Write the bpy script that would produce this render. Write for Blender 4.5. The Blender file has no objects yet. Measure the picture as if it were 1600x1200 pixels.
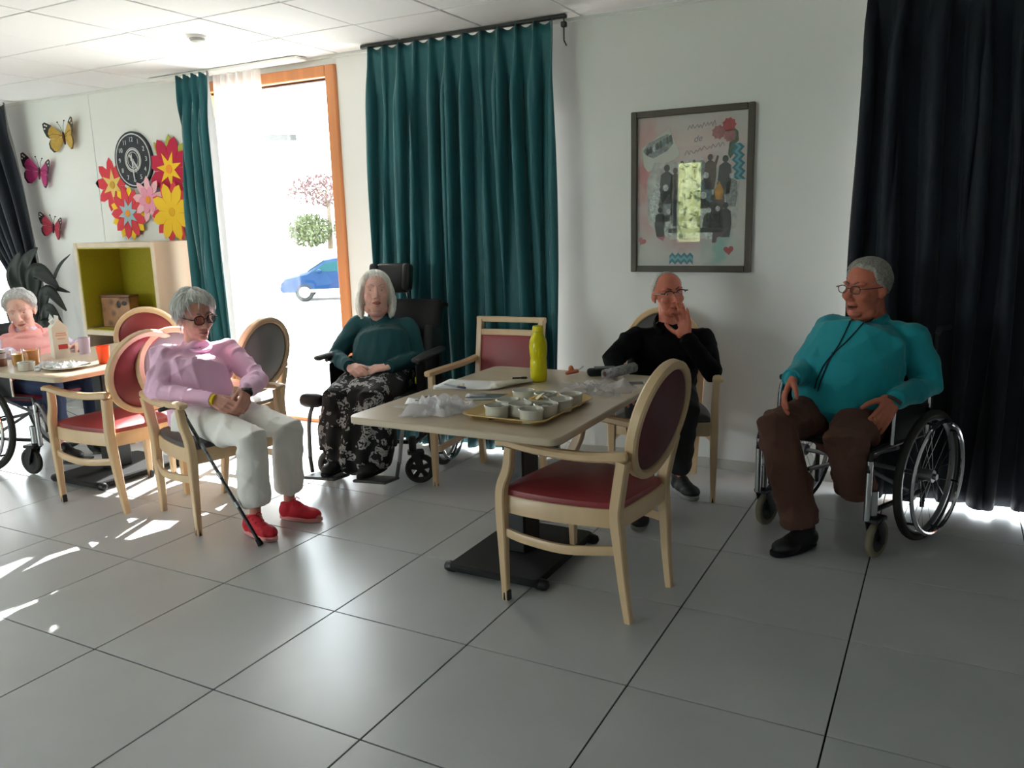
import bpy, bmesh, math, random
import numpy as np
from mathutils import Vector, Matrix, Quaternion
random.seed(7)
RNG = np.random.default_rng(11)
S = bpy.context.scene
C = S.collection
PI = math.pi
V = Vector

# ------------------------------------------------------------------ camera
cam_d = bpy.data.cameras.new('camera')
cam = bpy.data.objects.new('camera', cam_d)
C.objects.link(cam)
CYAW, CPIT, CROL = 0.4945, -0.1963, -0.0270
_f = V((-math.sin(CYAW) * math.cos(CPIT), math.cos(CYAW) * math.cos(CPIT), math.sin(CPIT)))
_r = V((math.cos(CYAW), math.sin(CYAW), 0))
_u = _r.cross(_f)
_r2 = _r * math.cos(CROL) + _u * math.sin(CROL)
_u2 = -_r * math.sin(CROL) + _u * math.cos(CROL)
cam.matrix_world = Matrix(((_r2.x, _u2.x, -_f.x, 3.2269), (_r2.y, _u2.y, -_f.y, -1.6545), (_r2.z, _u2.z, -_f.z, 1.4681), (0, 0, 0, 1)))
cam_d.sensor_fit = 'HORIZONTAL'
cam_d.sensor_width = 36.0
cam_d.lens = 36.0 * 1275.3 / 1600.0
cam_d.clip_start = 0.05
cam_d.clip_end = 300
S.camera = cam

# ------------------------------------------------------------------ light
S.view_settings.view_transform = 'Standard'
S.view_settings.look = 'None'
S.view_settings.exposure = 0.8
S.view_settings.gamma = 1.0
S.view_settings.use_curve_mapping = False
world = bpy.data.worlds.new('sky')
S.world = world
world.use_nodes = True
_bg = world.node_tree.nodes['Background']
_bg.inputs[0].default_value = (0.88, 0.95, 1.0, 1)
_bg.inputs[1].default_value = 7.0
sun_d = bpy.data.lights.new('sun', 'SUN')
sun_d.energy = 24.0
sun_d.angle = math.radians(0.6)
sun_d.color = (1.0, 0.97, 0.93)
sun = bpy.data.objects.new('sun', sun_d)
C.objects.link(sun)
sun.rotation_euler = V((0.318, -0.945, -0.72)).to_track_quat('-Z', 'Y').to_euler()


def portal(x, y, z, sx, sz, ry):
    d = bpy.data.lights.new('daylight_portal', 'AREA')
    d.shape = 'RECTANGLE'
    d.size = sx
    d.size_y = sz
    d.cycles.is_portal = True
    o = bpy.data.objects.new('daylight_portal', d)
    C.objects.link(o)
    o.location = (x, y, z)
    o.rotation_euler = (math.radians(ry), 0, 0)


portal(-1.27, 3.34, 1.25, 1.4, 2.6, -90)
portal(-5.2, 3.34, 1.25, 1.6, 2.6, -90)
portal(0.4, 3.34, 1.25, 1.1, 2.6, -90)
portal(3.9, 3.34, 1.25, 1.9, 2.6, -90)
portal(-0.78, -6.45, 1.7, 0.6, 1.5, 90)
portal(-4.05, -6.45, 1.3, 4.0, 2.3, 90)


# ------------------------------------------------------------------ materials
def srgb(r, g, b):
    f = lambda c: c / 12.92 if c <= 0.04045 else ((c + 0.055) / 1.055) ** 2.4
    return (f(r / 255), f(g / 255), f(b / 255))


MATS = {}


def M(name, col, rough=0.5, metal=0.0, var=None, bump=None, sheen=0.0, coat=0.0, spec=None, sss=0.0, col2=None, stretch=None, trans=0.0, ior=None, emit=None):
    """Procedural principled material. var=(scale, amount) or with col2 a mix; bump=(scale, strength)."""
    if name in MATS:
        return MATS[name]
    m = bpy.data.materials.new(name)
    m.use_nodes = True
    nt = m.node_tree
    b = nt.nodes['Principled BSDF']
    b.inputs['Base Color'].default_value = (*col, 1)
    b.inputs['Roughness'].default_value = rough
    b.inputs['Metallic'].default_value = metal
    if sheen:
        b.inputs['Sheen Weight'].default_value = sheen
        b.inputs['Sheen Roughness'].default_value = 0.4
    if coat:
        b.inputs['Coat Weight'].default_value = coat
        b.inputs['Coat Roughness'].default_value = 0.15
    if spec is not None:
        b.inputs['Specular IOR Level'].default_value = spec
    if sss:
        b.inputs['Subsurface Weight'].default_value = sss
        b.inputs['Subsurface Radius'].default_value = (1.0, 0.35, 0.2)
        b.inputs['Subsurface Scale'].default_value = 0.008
    if trans:
        b.inputs['Transmission Weight'].default_value = trans
    if ior:
        b.inputs['IOR'].default_value = ior
    tc = nt.nodes.new('ShaderNodeTexCoord')
    mp = nt.nodes.new('ShaderNodeMapping')
    nt.links.new(tc.outputs['Object'], mp.inputs['Vector'])
    if stretch:
        mp.inputs['Scale'].default_value = stretch
    if var:
        n = nt.nodes.new('ShaderNodeTexNoise')
        n.inputs['Scale'].default_value = var[0]
        n.inputs['Detail'].default_value = 4
        nt.links.new(mp.outputs['Vector'], n.inputs['Vector'])
        r = nt.nodes.new('ShaderNodeValToRGB')
        r.color_ramp.elements[0].position = 0.3
        r.color_ramp.elements[1].position = 0.7
        if col2 is None:
            a = var[1]
            c1 = tuple(max(0, c * (1 - a)) for c in col)
            c2 = tuple(min(1, c * (1 + a)) for c in col)
        else:
            c1, c2 = col, col2
        r.color_ramp.elements[0].color = (*c1, 1)
        r.color_ramp.elements[1].color = (*c2, 1)
        nt.links.new(n.outputs['Fac'], r.inputs['Fac'])
        nt.links.new(r.outputs['Color'], b.inputs['Base Color'])
    if bump:
        n2 = nt.nodes.new('ShaderNodeTexNoise')
        n2.inputs['Scale'].default_value = bump[0]
        n2.inputs['Detail'].default_value = 3
        nt.links.new(mp.outputs['Vector'], n2.inputs['Vector'])
        bp = nt.nodes.new('ShaderNodeBump')
        bp.inputs['Strength'].default_value = bump[1]
        bp.inputs['Distance'].default_value = 0.01
        nt.links.new(n2.outputs['Fac'], bp.inputs['Height'])
        nt.links.new(bp.outputs['Normal'], b.inputs['Normal'])
    MATS[name] = m
    return m


def sheer(name, col, clear=0.5, rough=0.5):
    """thin cloth or film: part see-through, part translucent / diffuse"""
    m = bpy.data.materials.new(name)
    m.use_nodes = True
    nt = m.node_tree
    for n in list(nt.nodes):
        nt.nodes.remove(n)
    o = nt.nodes.new('ShaderNodeOutputMaterial')
    t = nt.nodes.new('ShaderNodeBsdfTransparent')
    d = nt.nodes.new('ShaderNodeBsdfDiffuse')
    l = nt.nodes.new('ShaderNodeBsdfTranslucent')
    g = nt.nodes.new('ShaderNodeBsdfGlossy')
    for n in (d, l):
        n.inputs['Color'].default_value = (*col, 1)
    g.inputs['Roughness'].default_value = rough
    a = nt.nodes.new('ShaderNodeMixShader')
    nt.links.new(d.outputs[0], a.inputs[1])
    nt.links.new(l.outputs[0], a.inputs[2])
    a.inputs[0].default_value = 0.5
    b = nt.nodes.new('ShaderNodeMixShader')
    b.inputs[0].default_value = clear
    nt.links.new(a.outputs[0], b.inputs[1])
    nt.links.new(t.outputs[0], b.inputs[2])
    c = nt.nodes.new('ShaderNodeMixShader')
    c.inputs[0].default_value = 0.06
    nt.links.new(b.outputs[0], c.inputs[1])
    nt.links.new(g.outputs[0], c.inputs[2])
    nt.links.new(c.outputs[0], o.inputs['Surface'])
    MATS[name] = m
    return m


def pane_mat(name, tint=(1, 1, 1), refl=0.06):
    """thin window glass: clear with a mirror coat"""
    m = bpy.data.materials.new(name)
    m.use_nodes = True
    nt = m.node_tree
    for n in list(nt.nodes):
        nt.nodes.remove(n)
    o = nt.nodes.new('ShaderNodeOutputMaterial')
    t = nt.nodes.new('ShaderNodeBsdfTransparent')
    t.inputs['Color'].default_value = (*tint, 1)
    g = nt.nodes.new('ShaderNodeBsdfGlossy')
    g.inputs['Roughness'].default_value = 0.0
    x = nt.nodes.new('ShaderNodeMixShader')
    x.inputs[0].default_value = refl
    nt.links.new(t.outputs[0], x.inputs[1])
    nt.links.new(g.outputs[0], x.inputs[2])
    nt.links.new(x.outputs[0], o.inputs['Surface'])
    MATS[name] = m
    return m


# ------------------------------------------------------------------ mesh builder
class G:
    def __init__(s):
        s.v = []
        s.f = []
        s.mi = []
        s.m = 0

    def add(s, vs, fs, mat=None):
        n = len(s.v)
        s.v += [tuple(p) for p in vs]
        s.f += [tuple(i + n for i in f) for f in fs]
        s.mi += [s.m if mat is None else mat] * len(fs)
        return n

    def xf(s, mtx, start=0):
        for i in range(start, len(s.v)):
            s.v[i] = tuple(mtx @ V(s.v[i]))
        return s

    def mark(s):
        return len(s.v)

    def tube(s, pts, r, seg=10, up=None, cap=True, rnd=0, sq=0.0, closed=False):
        """sweep an ellipse (or chamfered rectangle when sq>0) along pts. r: scalar, list of scalars or of (a, b); a lies along 'up'-cross, b along up."""
        pts = [V(p) for p in pts]
        n = len(pts)
        if not isinstance(r, (list,)):
            r = [r] * n
        r = [(q, q) if not isinstance(q, (tuple, list)) else tuple(q) for q in r]
        tan = []
        for i in range(n):
            if closed:
                t = pts[(i + 1) % n] - pts[i - 1]
            elif i == 0:
                t = pts[1] - pts[0]
            elif i == n - 1:
                t = pts[-1] - pts[-2]
            else:
                t = (pts[i + 1] - pts[i]).normalized() + (pts[i] - pts[i - 1]).normalized()
            tan.append(t.normalized() if t.length > 1e-9 else V((0, 0, 1)))
        if up is None:
            u0 = V((0, 0, 1)) if abs(tan[0].z) < 0.9 else V((1, 0, 0))
        else:
            u0 = V(up)
        frames = []
        u = (u0 - tan[0] * u0.dot(tan[0])).normalized()
        for i in range(n):
            if up is not None:
                u = V(up)
            u = u - tan[i] * u.dot(tan[i])
            if u.length < 1e-6:
                u = tan[i].orthogonal()
            u.normalize()
            frames.append((tan[i].cross(u).normalized(), u.copy()))
        if sq:
            k = 1 - sq
            prof = [(1, -k), (1, k), (k, 1), (-k, 1), (-1, k), (-1, -k), (-k, -1), (k, -1)]
            seg = 8
        else:
            prof = [(math.cos(2 * PI * j / seg), math.sin(2 * PI * j / seg)) for j in range(seg)]
        rings = [(pts[i], frames[i], r[i]) for i in range(n)]
        if rnd and not closed:
            def capr(i, sgn):
                out = []
                rr = min(r[i])
                for k in range(1, rnd + 1):
                    a = k / (rnd + 0.35) * PI / 2
                    out.append((pts[i] + tan[i] * sgn * rr * math.sin(a), frames[i], (r[i][0] * math.cos(a), r[i][1] * math.cos(a))))
                return out
            rings = list(reversed(capr(0, -1))) + rings + capr(n - 1, 1)
        vs, fs = [], []
        for p, (a, b), (ra, rb) in rings:
            for cx, cy in prof:
                vs.append(p + a * (cx * ra) + b * (cy * rb))
        R = len(rings)
        for i in range(R if closed else R - 1):
            for j in range(seg):
                j2 = (j + 1) % seg
                i2 = (i + 1) % R
                fs.append((i * seg + j, i * seg + j2, i2 * seg + j2, i2 * seg + j))
        if cap and not closed:
            fs.append(tuple(reversed(range(seg))))
            fs.append(tuple((R - 1) * seg + j for j in range(seg)))
        s.add(vs, fs)
        return s

    def box(s, c, d, bev=0.0, rot=None, seg=1):
        bm = bmesh.new()
        bmesh.ops.create_cube(bm, size=1.0)
        bmesh.ops.scale(bm, vec=V(d), verts=bm.verts)
        if bev:
            bmesh.ops.bevel(bm, geom=list(bm.edges), offset=min(bev, min(d) * 0.49), segments=seg, affect='EDGES', profile=0.5)
        mt = Matrix.Translation(V(c))
        if rot is not None:
            mt = mt @ (rot.to_4x4() if not isinstance(rot, (int, float)) else Matrix.Rotation(rot, 4, 'Z'))
        bmesh.ops.transform(bm, matrix=mt, verts=bm.verts)
        bm.verts.index_update()
        s.add([v.co for v in bm.verts], [[v.index for v in f.verts] for f in bm.faces])
        bm.free()
        return s

    def prism(s, out, z0, z1, bev=0.0):
        """extrude a convex-ish outline (ccw, xy) from z0 to z1 with chamfered rims"""
        n = len(out)
        P = [V((p[0], p[1])) for p in out]
        nor = []
        for i in range(n):
            e1 = (P[i] - P[i - 1])
            e2 = (P[(i + 1) % n] - P[i])
            a = V((e1.y, -e1.x)).normalized() if e1.length > 1e-9 else V((0, 0))
            b = V((e2.y, -e2.x)).normalized() if e2.length > 1e-9 else V((0, 0))
            q = a + b
            nor.append(q.normalized() if q.length > 1e-6 else a)
        lv = [(z0, -bev), (z0 + bev, 0), (z1 - bev, 0), (z1, -bev)] if bev else [(z0, 0), (z1, 0)]
        vs = []
        for z, o in lv:
            vs += [(P[i].x + nor[i].x * o, P[i].y + nor[i].y * o, z) for i in range(n)]
        fs = [tuple(reversed(range(n)))]
        for k in range(len(lv) - 1):
            for i in range(n):
                j = (i + 1) % n
                fs.append((k * n + i, k * n + j, (k + 1) * n + j, (k + 1) * n + i))
        fs.append(tuple((len(lv) - 1) * n + i for i in range(n)))
        s.add(vs, fs)
        return s

    def lathe(s, prof, seg=24, c=(0, 0, 0), close=False):
        """revolve (r, z) about z; profile goes bottom to top on the outside"""
        vs, fs = [], []
        n = len(prof)
        for r, z in prof:
            for j in range(seg):
                a = 2 * PI * j / seg
                vs.append((c[0] + r * math.cos(a), c[1] + r * math.sin(a), c[2] + z))
        for i in range(n - 1):
            for j in range(seg):
                k = (j + 1) % seg
                fs.append((i * seg + j, i * seg + k, (i + 1) * seg + k, (i + 1) * seg + j))
        if close:
            for j in range(seg):
                k = (j + 1) % seg
                fs.append(((n - 1) * seg + j, (n - 1) * seg + k, k, j))
        else:
            if prof[0][0] > 1e-6:
                fs.append(tuple(reversed(range(seg))))
            if prof[-1][0] > 1e-6:
                fs.append(tuple((n - 1) * seg + j for j in range(seg)))
        s.add(vs, fs)
        return s

    def ring(s, c, R, r, axis=(0, 0, 1), seg=32, rs=8, sq=0.0, rb=None):
        ax = V(axis).normalized()
        a = ax.orthogonal().normalized()
        b = ax.cross(a)
        pts = [V(c) + a * (R * math.cos(2 * PI * i / seg)) + b * (R * math.sin(2 * PI * i / seg)) for i in range(seg)]
        s.tube(pts, [(r, rb if rb else r)] * seg, seg=rs, up=ax, closed=True, sq=sq)
        return s

    def ell(s, c, r, rot=None, seg=16, rings=10):
        if not isinstance(r, (tuple, list)):
            r = (r, r, r)
        vs, fs = [], []
        vs.append(V((0, 0, -r[2])))
        for i in range(1, rings):
            a = -PI / 2 + PI * i / rings
            for j in range(seg):
                b = 2 * PI * j / seg
                vs.append(V((r[0] * math.cos(a) * math.cos(b), r[1] * math.cos(a) * math.sin(b), r[2] * math.sin(a))))
        vs.append(V((0, 0, r[2])))
        for j in range(seg):
            k = (j + 1) % seg
            fs.append((0, 1 + k, 1 + j))
            for i in range(rings - 2):
                fs.append((1 + i * seg + j, 1 + i * seg + k, 1 + (i + 1) * seg + k, 1 + (i + 1) * seg + j))
            t = 1 + (rings - 2) * seg
            fs.append((t + j, t + k, len(vs) - 1))
        if rot is not None:
            q = rot.to_3x3()
            vs = [q @ v for v in vs]
        vs = [v + V(c) for v in vs]
        s.add(vs, fs)
        return s

    def sheet(s, fn, nu, nv, thick=0.0):
        vs, fs = [], []
        for i in range(nu + 1):
            for j in range(nv + 1):
                vs.append(fn(i / nu, j / nv))
        W = nv + 1
        for i in range(nu):
            for j in range(nv):
                fs.append((i * W + j, (i + 1) * W + j, (i + 1) * W + j + 1, i * W + j + 1))
        s.add(vs, fs)
        return s


def mesh_of(name, g, mats, sharp=38, smooth=True):
    me = bpy.data.meshes.new(name)
    me.from_pydata(g.v, [], g.f)
    if not isinstance(mats, (list, tuple)):
        mats = [mats]
    for m in mats:
        me.materials.append(m)
    if len(mats) > 1:
        me.polygons.foreach_set('material_index', np.array(g.mi, dtype=np.int32))
    if smooth:
        me.shade_smooth()
        if sharp < 180:
            me.set_sharp_from_angle(angle=math.radians(sharp))
    me.update()
    return me


def part(name, g, mat, parent=None, label=None, sharp=38, smooth=True, kind=None):
    me = mesh_of(name, g, mat, sharp, smooth) if isinstance(g, G) else g
    o = bpy.data.objects.new(name, me)
    C.objects.link(o)
    if parent is not None:
        o.parent = parent
    if label:
        o['label'] = label
    if kind:
        o['kind'] = kind
    return o


def thing(name, label, cat, loc=(0, 0, 0), rz=0.0, group=None):
    o = bpy.data.objects.new(name, None)
    o.empty_display_size = 0.1
    C.objects.link(o)
    o.location = loc
    o.rotation_euler = (0, 0, rz)
    o['label'] = label
    o['category'] = cat
    if group:
        o['group'] = group
    return o


def tag(o, label, cat, group=None):
    o['label'] = label
    o['category'] = cat
    if group:
        o['group'] = group
    return o


def struct(name, g, mat, parent=None, **k):
    o = part(name, g, mat, parent, **k)
    if parent is None:
        o['kind'] = 'structure'
    return o


def copy_tree(o, parent=None):
    c = o.copy()
    C.objects.link(c)
    if parent is not None:
        c.parent = parent
    for ch in list(o.children):
        copy_tree(ch, c)
    return c


def solid(o, t=0.003, off=0.0):
    m = o.modifiers.new('solid', 'SOLIDIFY')
    m.thickness = t
    m.offset = off
    return o


def rrect(x0, y0, x1, y1, r, n=5):
    """rounded rectangle outline, ccw"""
    o = []
    for cx, cy, a0 in ((x1 - r, y0 + r, -90), (x1 - r, y1 - r, 0), (x0 + r, y1 - r, 90), (x0 + r, y0 + r, 180)):
        for k in range(n + 1):
            a = math.radians(a0 + 90 * k / n)
            o.append((cx + r * math.cos(a), cy + r * math.sin(a)))
    return o


def spline(pts, n=8):
    """Catmull-Rom through pts"""
    P = [V(p) for p in pts]
    P = [P[0] * 2 - P[1]] + P + [P[-1] * 2 - P[-2]]
    out = []
    for i in range(1, len(P) - 2):
        for k in range(n):
            t = k / n
            a, b, c, d = P[i - 1], P[i], P[i + 1], P[i + 2]
            out.append(0.5 * ((2 * b) + (c - a) * t + (2 * a - 5 * b + 4 * c - d) * t * t + (3 * b - a - 3 * c + d) * t ** 3))
    out.append(P[-2])
    return out


def text_mesh(txt, size, depth=0.001):
    cu = bpy.data.curves.new('lettering', 'FONT')
    cu.body = txt
    cu.size = size
    cu.extrude = depth / 2
    cu.align_x = 'CENTER'
    cu.align_y = 'CENTER'
    o = bpy.data.objects.new('lettering', cu)
    C.objects.link(o)
    dg = bpy.context.evaluated_depsgraph_get()
    me = bpy.data.meshes.new_from_object(o.evaluated_get(dg))
    bpy.data.objects.remove(o)
    return me
# ------------------------------------------------------------------ shared materials
WALL = M('wall_paint', srgb(228, 228, 226), 0.75, var=(1.2, 0.015), bump=(180, 0.05))
CEIL = M('ceiling_tile_white', srgb(226, 227, 227), 0.85, bump=(260, 0.12))
CGRID = M('ceiling_grid_white', srgb(226, 226, 222), 0.5)
TILE = M('grey_floor_tile', srgb(194, 195, 196), 0.28, var=(2.3, 0.05), bump=(60, 0.02), spec=0.5)
GROUT = M('dark_grout', srgb(46, 44, 42), 0.9)
ORANGE = M('orange_wood', srgb(204, 130, 78), 0.45, var=(14, 0.12), stretch=(1, 1, 0.08))
WHITE_PL = M('white_plastic', srgb(225, 224, 220), 0.4)
BLACK = M('black_plastic', srgb(22, 22, 24), 0.42)
BLACKM = M('matt_black', srgb(16, 16, 18), 0.8)
STEEL = M('steel', srgb(190, 192, 195), 0.25, metal=1.0)
CHROME = M('chrome', srgb(215, 216, 220), 0.12, metal=1.0)
ALU = M('grey_aluminium', srgb(140, 142, 146), 0.38, metal=0.8)
BEECH = M('pale_beech', srgb(216, 184, 144), 0.42, var=(9, 0.08), stretch=(1, 1, 0.15), coat=0.15)
BEECHT = M('beech_laminate', srgb(202, 183, 158), 0.3, var=(10, 0.05), stretch=(0.12, 1, 1))

YW, HC = 3.014, 2.616
XL, XR, YB = -6.6, 5.6, -6.2

# ------------------------------------------------------------------ floor
g = G().box(((XL + XR) / 2, (YB + YW + 0.3) / 2, -0.055), (XR - XL, YW + 0.3 - YB, 0.1))
floor = struct('floor', g, GROUT)
gt = G().prism(rrect(-0.2972, -0.2972, 0.2972, 0.2972, 0.0015, 1), -0.006, 0.0, 0.001)
tile_me = mesh_of('floor_tile', gt, TILE)
shown = set()
for i in range(-10, 9):
    for j in range(-5, 5):
        o = part('tile', tile_me, None, floor)
        o.location = (0.6 * i + 0.3, 0.6 * j + 0.3, 0)
        shown.add((i, j))
g = G()
for i in range(-11, 10):
    for j in range(-11, 6):
        if (i, j) in shown:
            continue
        x0, x1 = max(XL, 0.6 * i + 0.002), min(XR, 0.6 * i + 0.598)
        y0, y1 = max(YB, 0.6 * j + 0.002), min(YW + 0.3, 0.6 * j + 0.598)
        if x1 - x0 > 0.01 and y1 - y0 > 0.01:
            g.box(((x0 + x1) / 2, (y0 + y1) / 2, -0.003), (x1 - x0, y1 - y0, 0.006))
part('outer_tiles', g, TILE, floor, kind='stuff')

# ------------------------------------------------------------------ ceiling of 60 cm panels in a grid
g = G().box(((XL + XR) / 2, (YB + YW + 0.3) / 2, HC + 0.06), (XR - XL, YW + 0.3 - YB, 0.08))
ceiling = struct('ceiling', g, CEIL)
gp = G().prism(rrect(-0.294, -0.294, 0.294, 0.294, 0.002, 1), 0.0, 0.014, 0.003)
pan_me = mesh_of('ceiling_panel', gp, CEIL)
gq = G().prism(rrect(-0.294, -0.284, 0.294, 0.284, 0.002, 1), 0.0, 0.014, 0.003)
pan2_me = mesh_of('ceiling_panel_cut', gq, CEIL)
cshown = set()
for i in range(-9, 7):
    for j in range(0, 8):
        o = part('panel', pan2_me if j == 0 else pan_me, None, ceiling)
        yc = YW - 0.3 - 0.6 * j
        o.location = (0.047 + 0.6 * i + 0.3, yc - (0.006 if j == 0 else 0), HC + 0.002 + 0.0012 * ((i * 7 + j * 3) % 3))
        cshown.add((i, j))
g = G()
for i in range(-12, 10):
    for j in range(0, 16):
        if (i, j) in cshown:
            continue
        x0, x1 = max(XL, 0.053 + 0.6 * i), min(XR, 0.041 + 0.6 * (i + 1))
        y1 = YW - 0.6 * j - 0.006
        y0 = max(YB, y1 - 0.588)
        if x1 - x0 > 0.02 and y1 - y0 > 0.02:
            g.box(((x0 + x1) / 2, (y0 + y1) / 2, HC + 0.009), (x1 - x0, y1 - y0, 0.014))
part('outer_panels', g, CEIL, ceiling, kind='stuff')
g = G()
for i in range(-11, 10):
    g.box((0.047 + 0.6 * i, (YB + YW) / 2, HC + 0.016), (0.024, YW - YB, 0.008))
for j in range(1, 16):
    g.box(((XL + XR) / 2, YW - 0.6 * j, HC + 0.0155), (XR - XL, 0.024, 0.008))
part('grid_bars', g, CGRID, ceiling, kind='stuff')


# ------------------------------------------------------------------ walls
def wall_x(name, y0, y1, spans, z1=HC + 0.02):
    """wall along x; spans = openings (x0, x1, z0, z1)"""
    g = G()
    x = XL
    for a, b, c, d in spans:
        g.box(((x + a) / 2, (y0 + y1) / 2, z1 / 2 - 0.01), (a - x, y1 - y0, z1 + 0.02))
        g.box(((a + b) / 2, (y0 + y1) / 2, (d + z1) / 2), (b - a, y1 - y0, z1 - d))
        if c > 0.01:
            g.box(((a + b) / 2, (y0 + y1) / 2, c / 2 - 0.01), (b - a, y1 - y0, c + 0.02))
        x = b
    g.box(((x + XR) / 2, (y0 + y1) / 2, z1 / 2 - 0.01), (XR - x, y1 - y0, z1 + 0.02))
    return struct(name, g, WALL)


wall_x('wall_back', YW, YW + 0.3, [(-5.9, -4.5, 0, 2.45), (-1.93, -0.594, 0, 2.56), (-0.1, 0.95, 0, 2.45), (2.98, 4.85, 0, 2.45)])
wall_x('wall_front', YB - 0.2, YB, [(-6.0, -2.1, 0.2, 2.4), (-1.04, -0.52, 1.0, 2.42)])  # the wide first opening is added for fill light
struct('wall_left', G().box((XL - 0.1, (YB + YW) / 2, HC / 2), (0.2, YW - YB + 0.4, HC + 0.06)), WALL)
struct('wall_right', G().box((XR + 0.1, (YB + YW) / 2, HC / 2), (0.2, YW - YB + 0.4, HC + 0.06)), WALL)
# plaster seam strip left of the clock
struct('trim_1', G().box((-3.262, YW - 0.002, 1.3), (0.045, 0.004, 2.6), 0.001), WALL)
# shadow gap trim where wall meets ceiling
struct('trim_2', G().box(((XL + XR) / 2, YW - 0.008, HC - 0.004), (XR - XL, 0.016, 0.02), 0.002), CGRID)
# white curtain rail on the ceiling
g = G().box((-1.55, 2.93, HC - 0.012), (1.5, 0.06, 0.022), 0.004)
g.box((-1.55, 2.87, HC - 0.012), (1.5, 0.03, 0.022), 0.004)
struct('trim_3', g, WHITE_PL)
g = G().box((0.47, 2.87, HC - 0.012), (1.46, 0.03, 0.022), 0.004)
g.box((1.185, 2.87, HC - 0.055), (0.03, 0.03, 0.03), 0.004)
g.tube([(1.185, 2.87, HC - 0.02), (1.185, 2.87, HC - 0.14), (1.2, 2.87, HC - 0.17)], 0.004, seg=6)
struct('trim_4', g, BLACK)

# the open glazed door: orange timber frame, pane, threshold
g = G()
g.box((-0.6385, YW + 0.03, 1.28), (0.085, 0.11, 2.56), 0.006)
g.box((-1.8875, YW + 0.03, 1.28), (0.085, 0.11, 2.56), 0.006)
g.box((-1.263, YW + 0.03, 2.5225), (1.164, 0.11, 0.075), 0.006)
g.box((-1.263, YW + 0.03, 0.012), (1.164, 0.11, 0.03), 0.006)
door = struct('door_1', g, ORANGE)
g = G()
g.box((-0.674, YW + 0.055, 1.26), (0.018, 0.04, 2.46), 0.003)
g.box((-1.263, YW + 0.055, 2.478), (1.164, 0.045, 0.014), 0.003)
part('gasket', g, M('dark_gasket', srgb(70, 52, 44), 0.7), door)
g = G().box((-1.263, YW + 0.075, 1.25), (1.164, 0.006, 2.44))
part('pane', g, pane_mat('door_glass', (0.97, 0.985, 0.98), 0.05), door)

# windows behind the curtains: frame and pane each
def window(n, x0, x1, z0, z1, y, mat=ORANGE):
    g = G()
    xm = (x0 + x1) / 2
    for x in (x0 + 0.03, x1 - 0.03):
        g.box((x, y, (z0 + z1) / 2), (0.06, 0.07, z1 - z0), 0.005)
    for z in (z0 + 0.02, z1 - 0.03):
        g.box((xm, y, z), (x1 - x0 - 0.12, 0.07, 0.04 if z < 0.5 else 0.06), 0.005)
    o = struct('window_%d' % n, g, mat)
    part('pane', G().box((xm, y + 0.01, (z0 + z1) / 2), (x1 - x0 - 0.12, 0.006, z1 - z0 - 0.1)), MATS['door_glass'], o)
    return o


window(1, -5.9, -4.5, 0, 2.45, YW + 0.1)
window(2, -0.1, 0.95, 0, 2.45, YW + 0.1)
window(3, 2.98, 4.85, 0, 2.45, YW + 0.1)
window(4, -1.04, -0.52, 1.0, 2.42, YB - 0.1, WHITE_PL)
window(5, -6.0, -2.1, 0.2, 2.4, YB - 0.1, WHITE_PL)  # unseen rear window, added and widened to fill the room with light

# skirting of the same grey tile along the wall
for k, (a, b) in enumerate(((-4.5, -1.93), (-0.594, -0.1), (0.95, 2.98))):
    struct('baseboard_%s' % ('left', 'middle', 'right')[k], G().box(((a + b) / 2, YW - 0.005, 0.03), (b - a, 0.01, 0.06), 0.002), M('skirting_paint', srgb(186, 184, 178), 0.6))

# smoke detector
d = thing('smoke_detector', 'small round white smoke detector on the ceiling', 'smoke detector', (-0.894, 2.098, HC))
part('base', G().lathe([(0.058, -0.012), (0.06, 0.003)], 24), WHITE_PL, d)
part('cover', G().lathe([(0.0, -0.034), (0.022, -0.034), (0.04, -0.028), (0.048, -0.012), (0.048, -0.01)], 24), M('detector_grey', srgb(168, 168, 164), 0.5), d)


# ------------------------------------------------------------------ curtains
TEAL = M('teal_velvet', srgb(16, 92, 100), 0.62, sheen=0.5, bump=(90, 0.15), var=(3, 0.12))
LINING = M('curtain_lining', srgb(136, 137, 136), 0.85, bump=(90, 0.1))
NAVY_UNLIT = M('unlit_navy_velvet', srgb(8, 19, 32), 0.75, sheen=0.05, bump=(90, 0.15), var=(3, 0.12))  # teal darkened to navy for the unlit right curtain; far left one shares it


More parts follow.
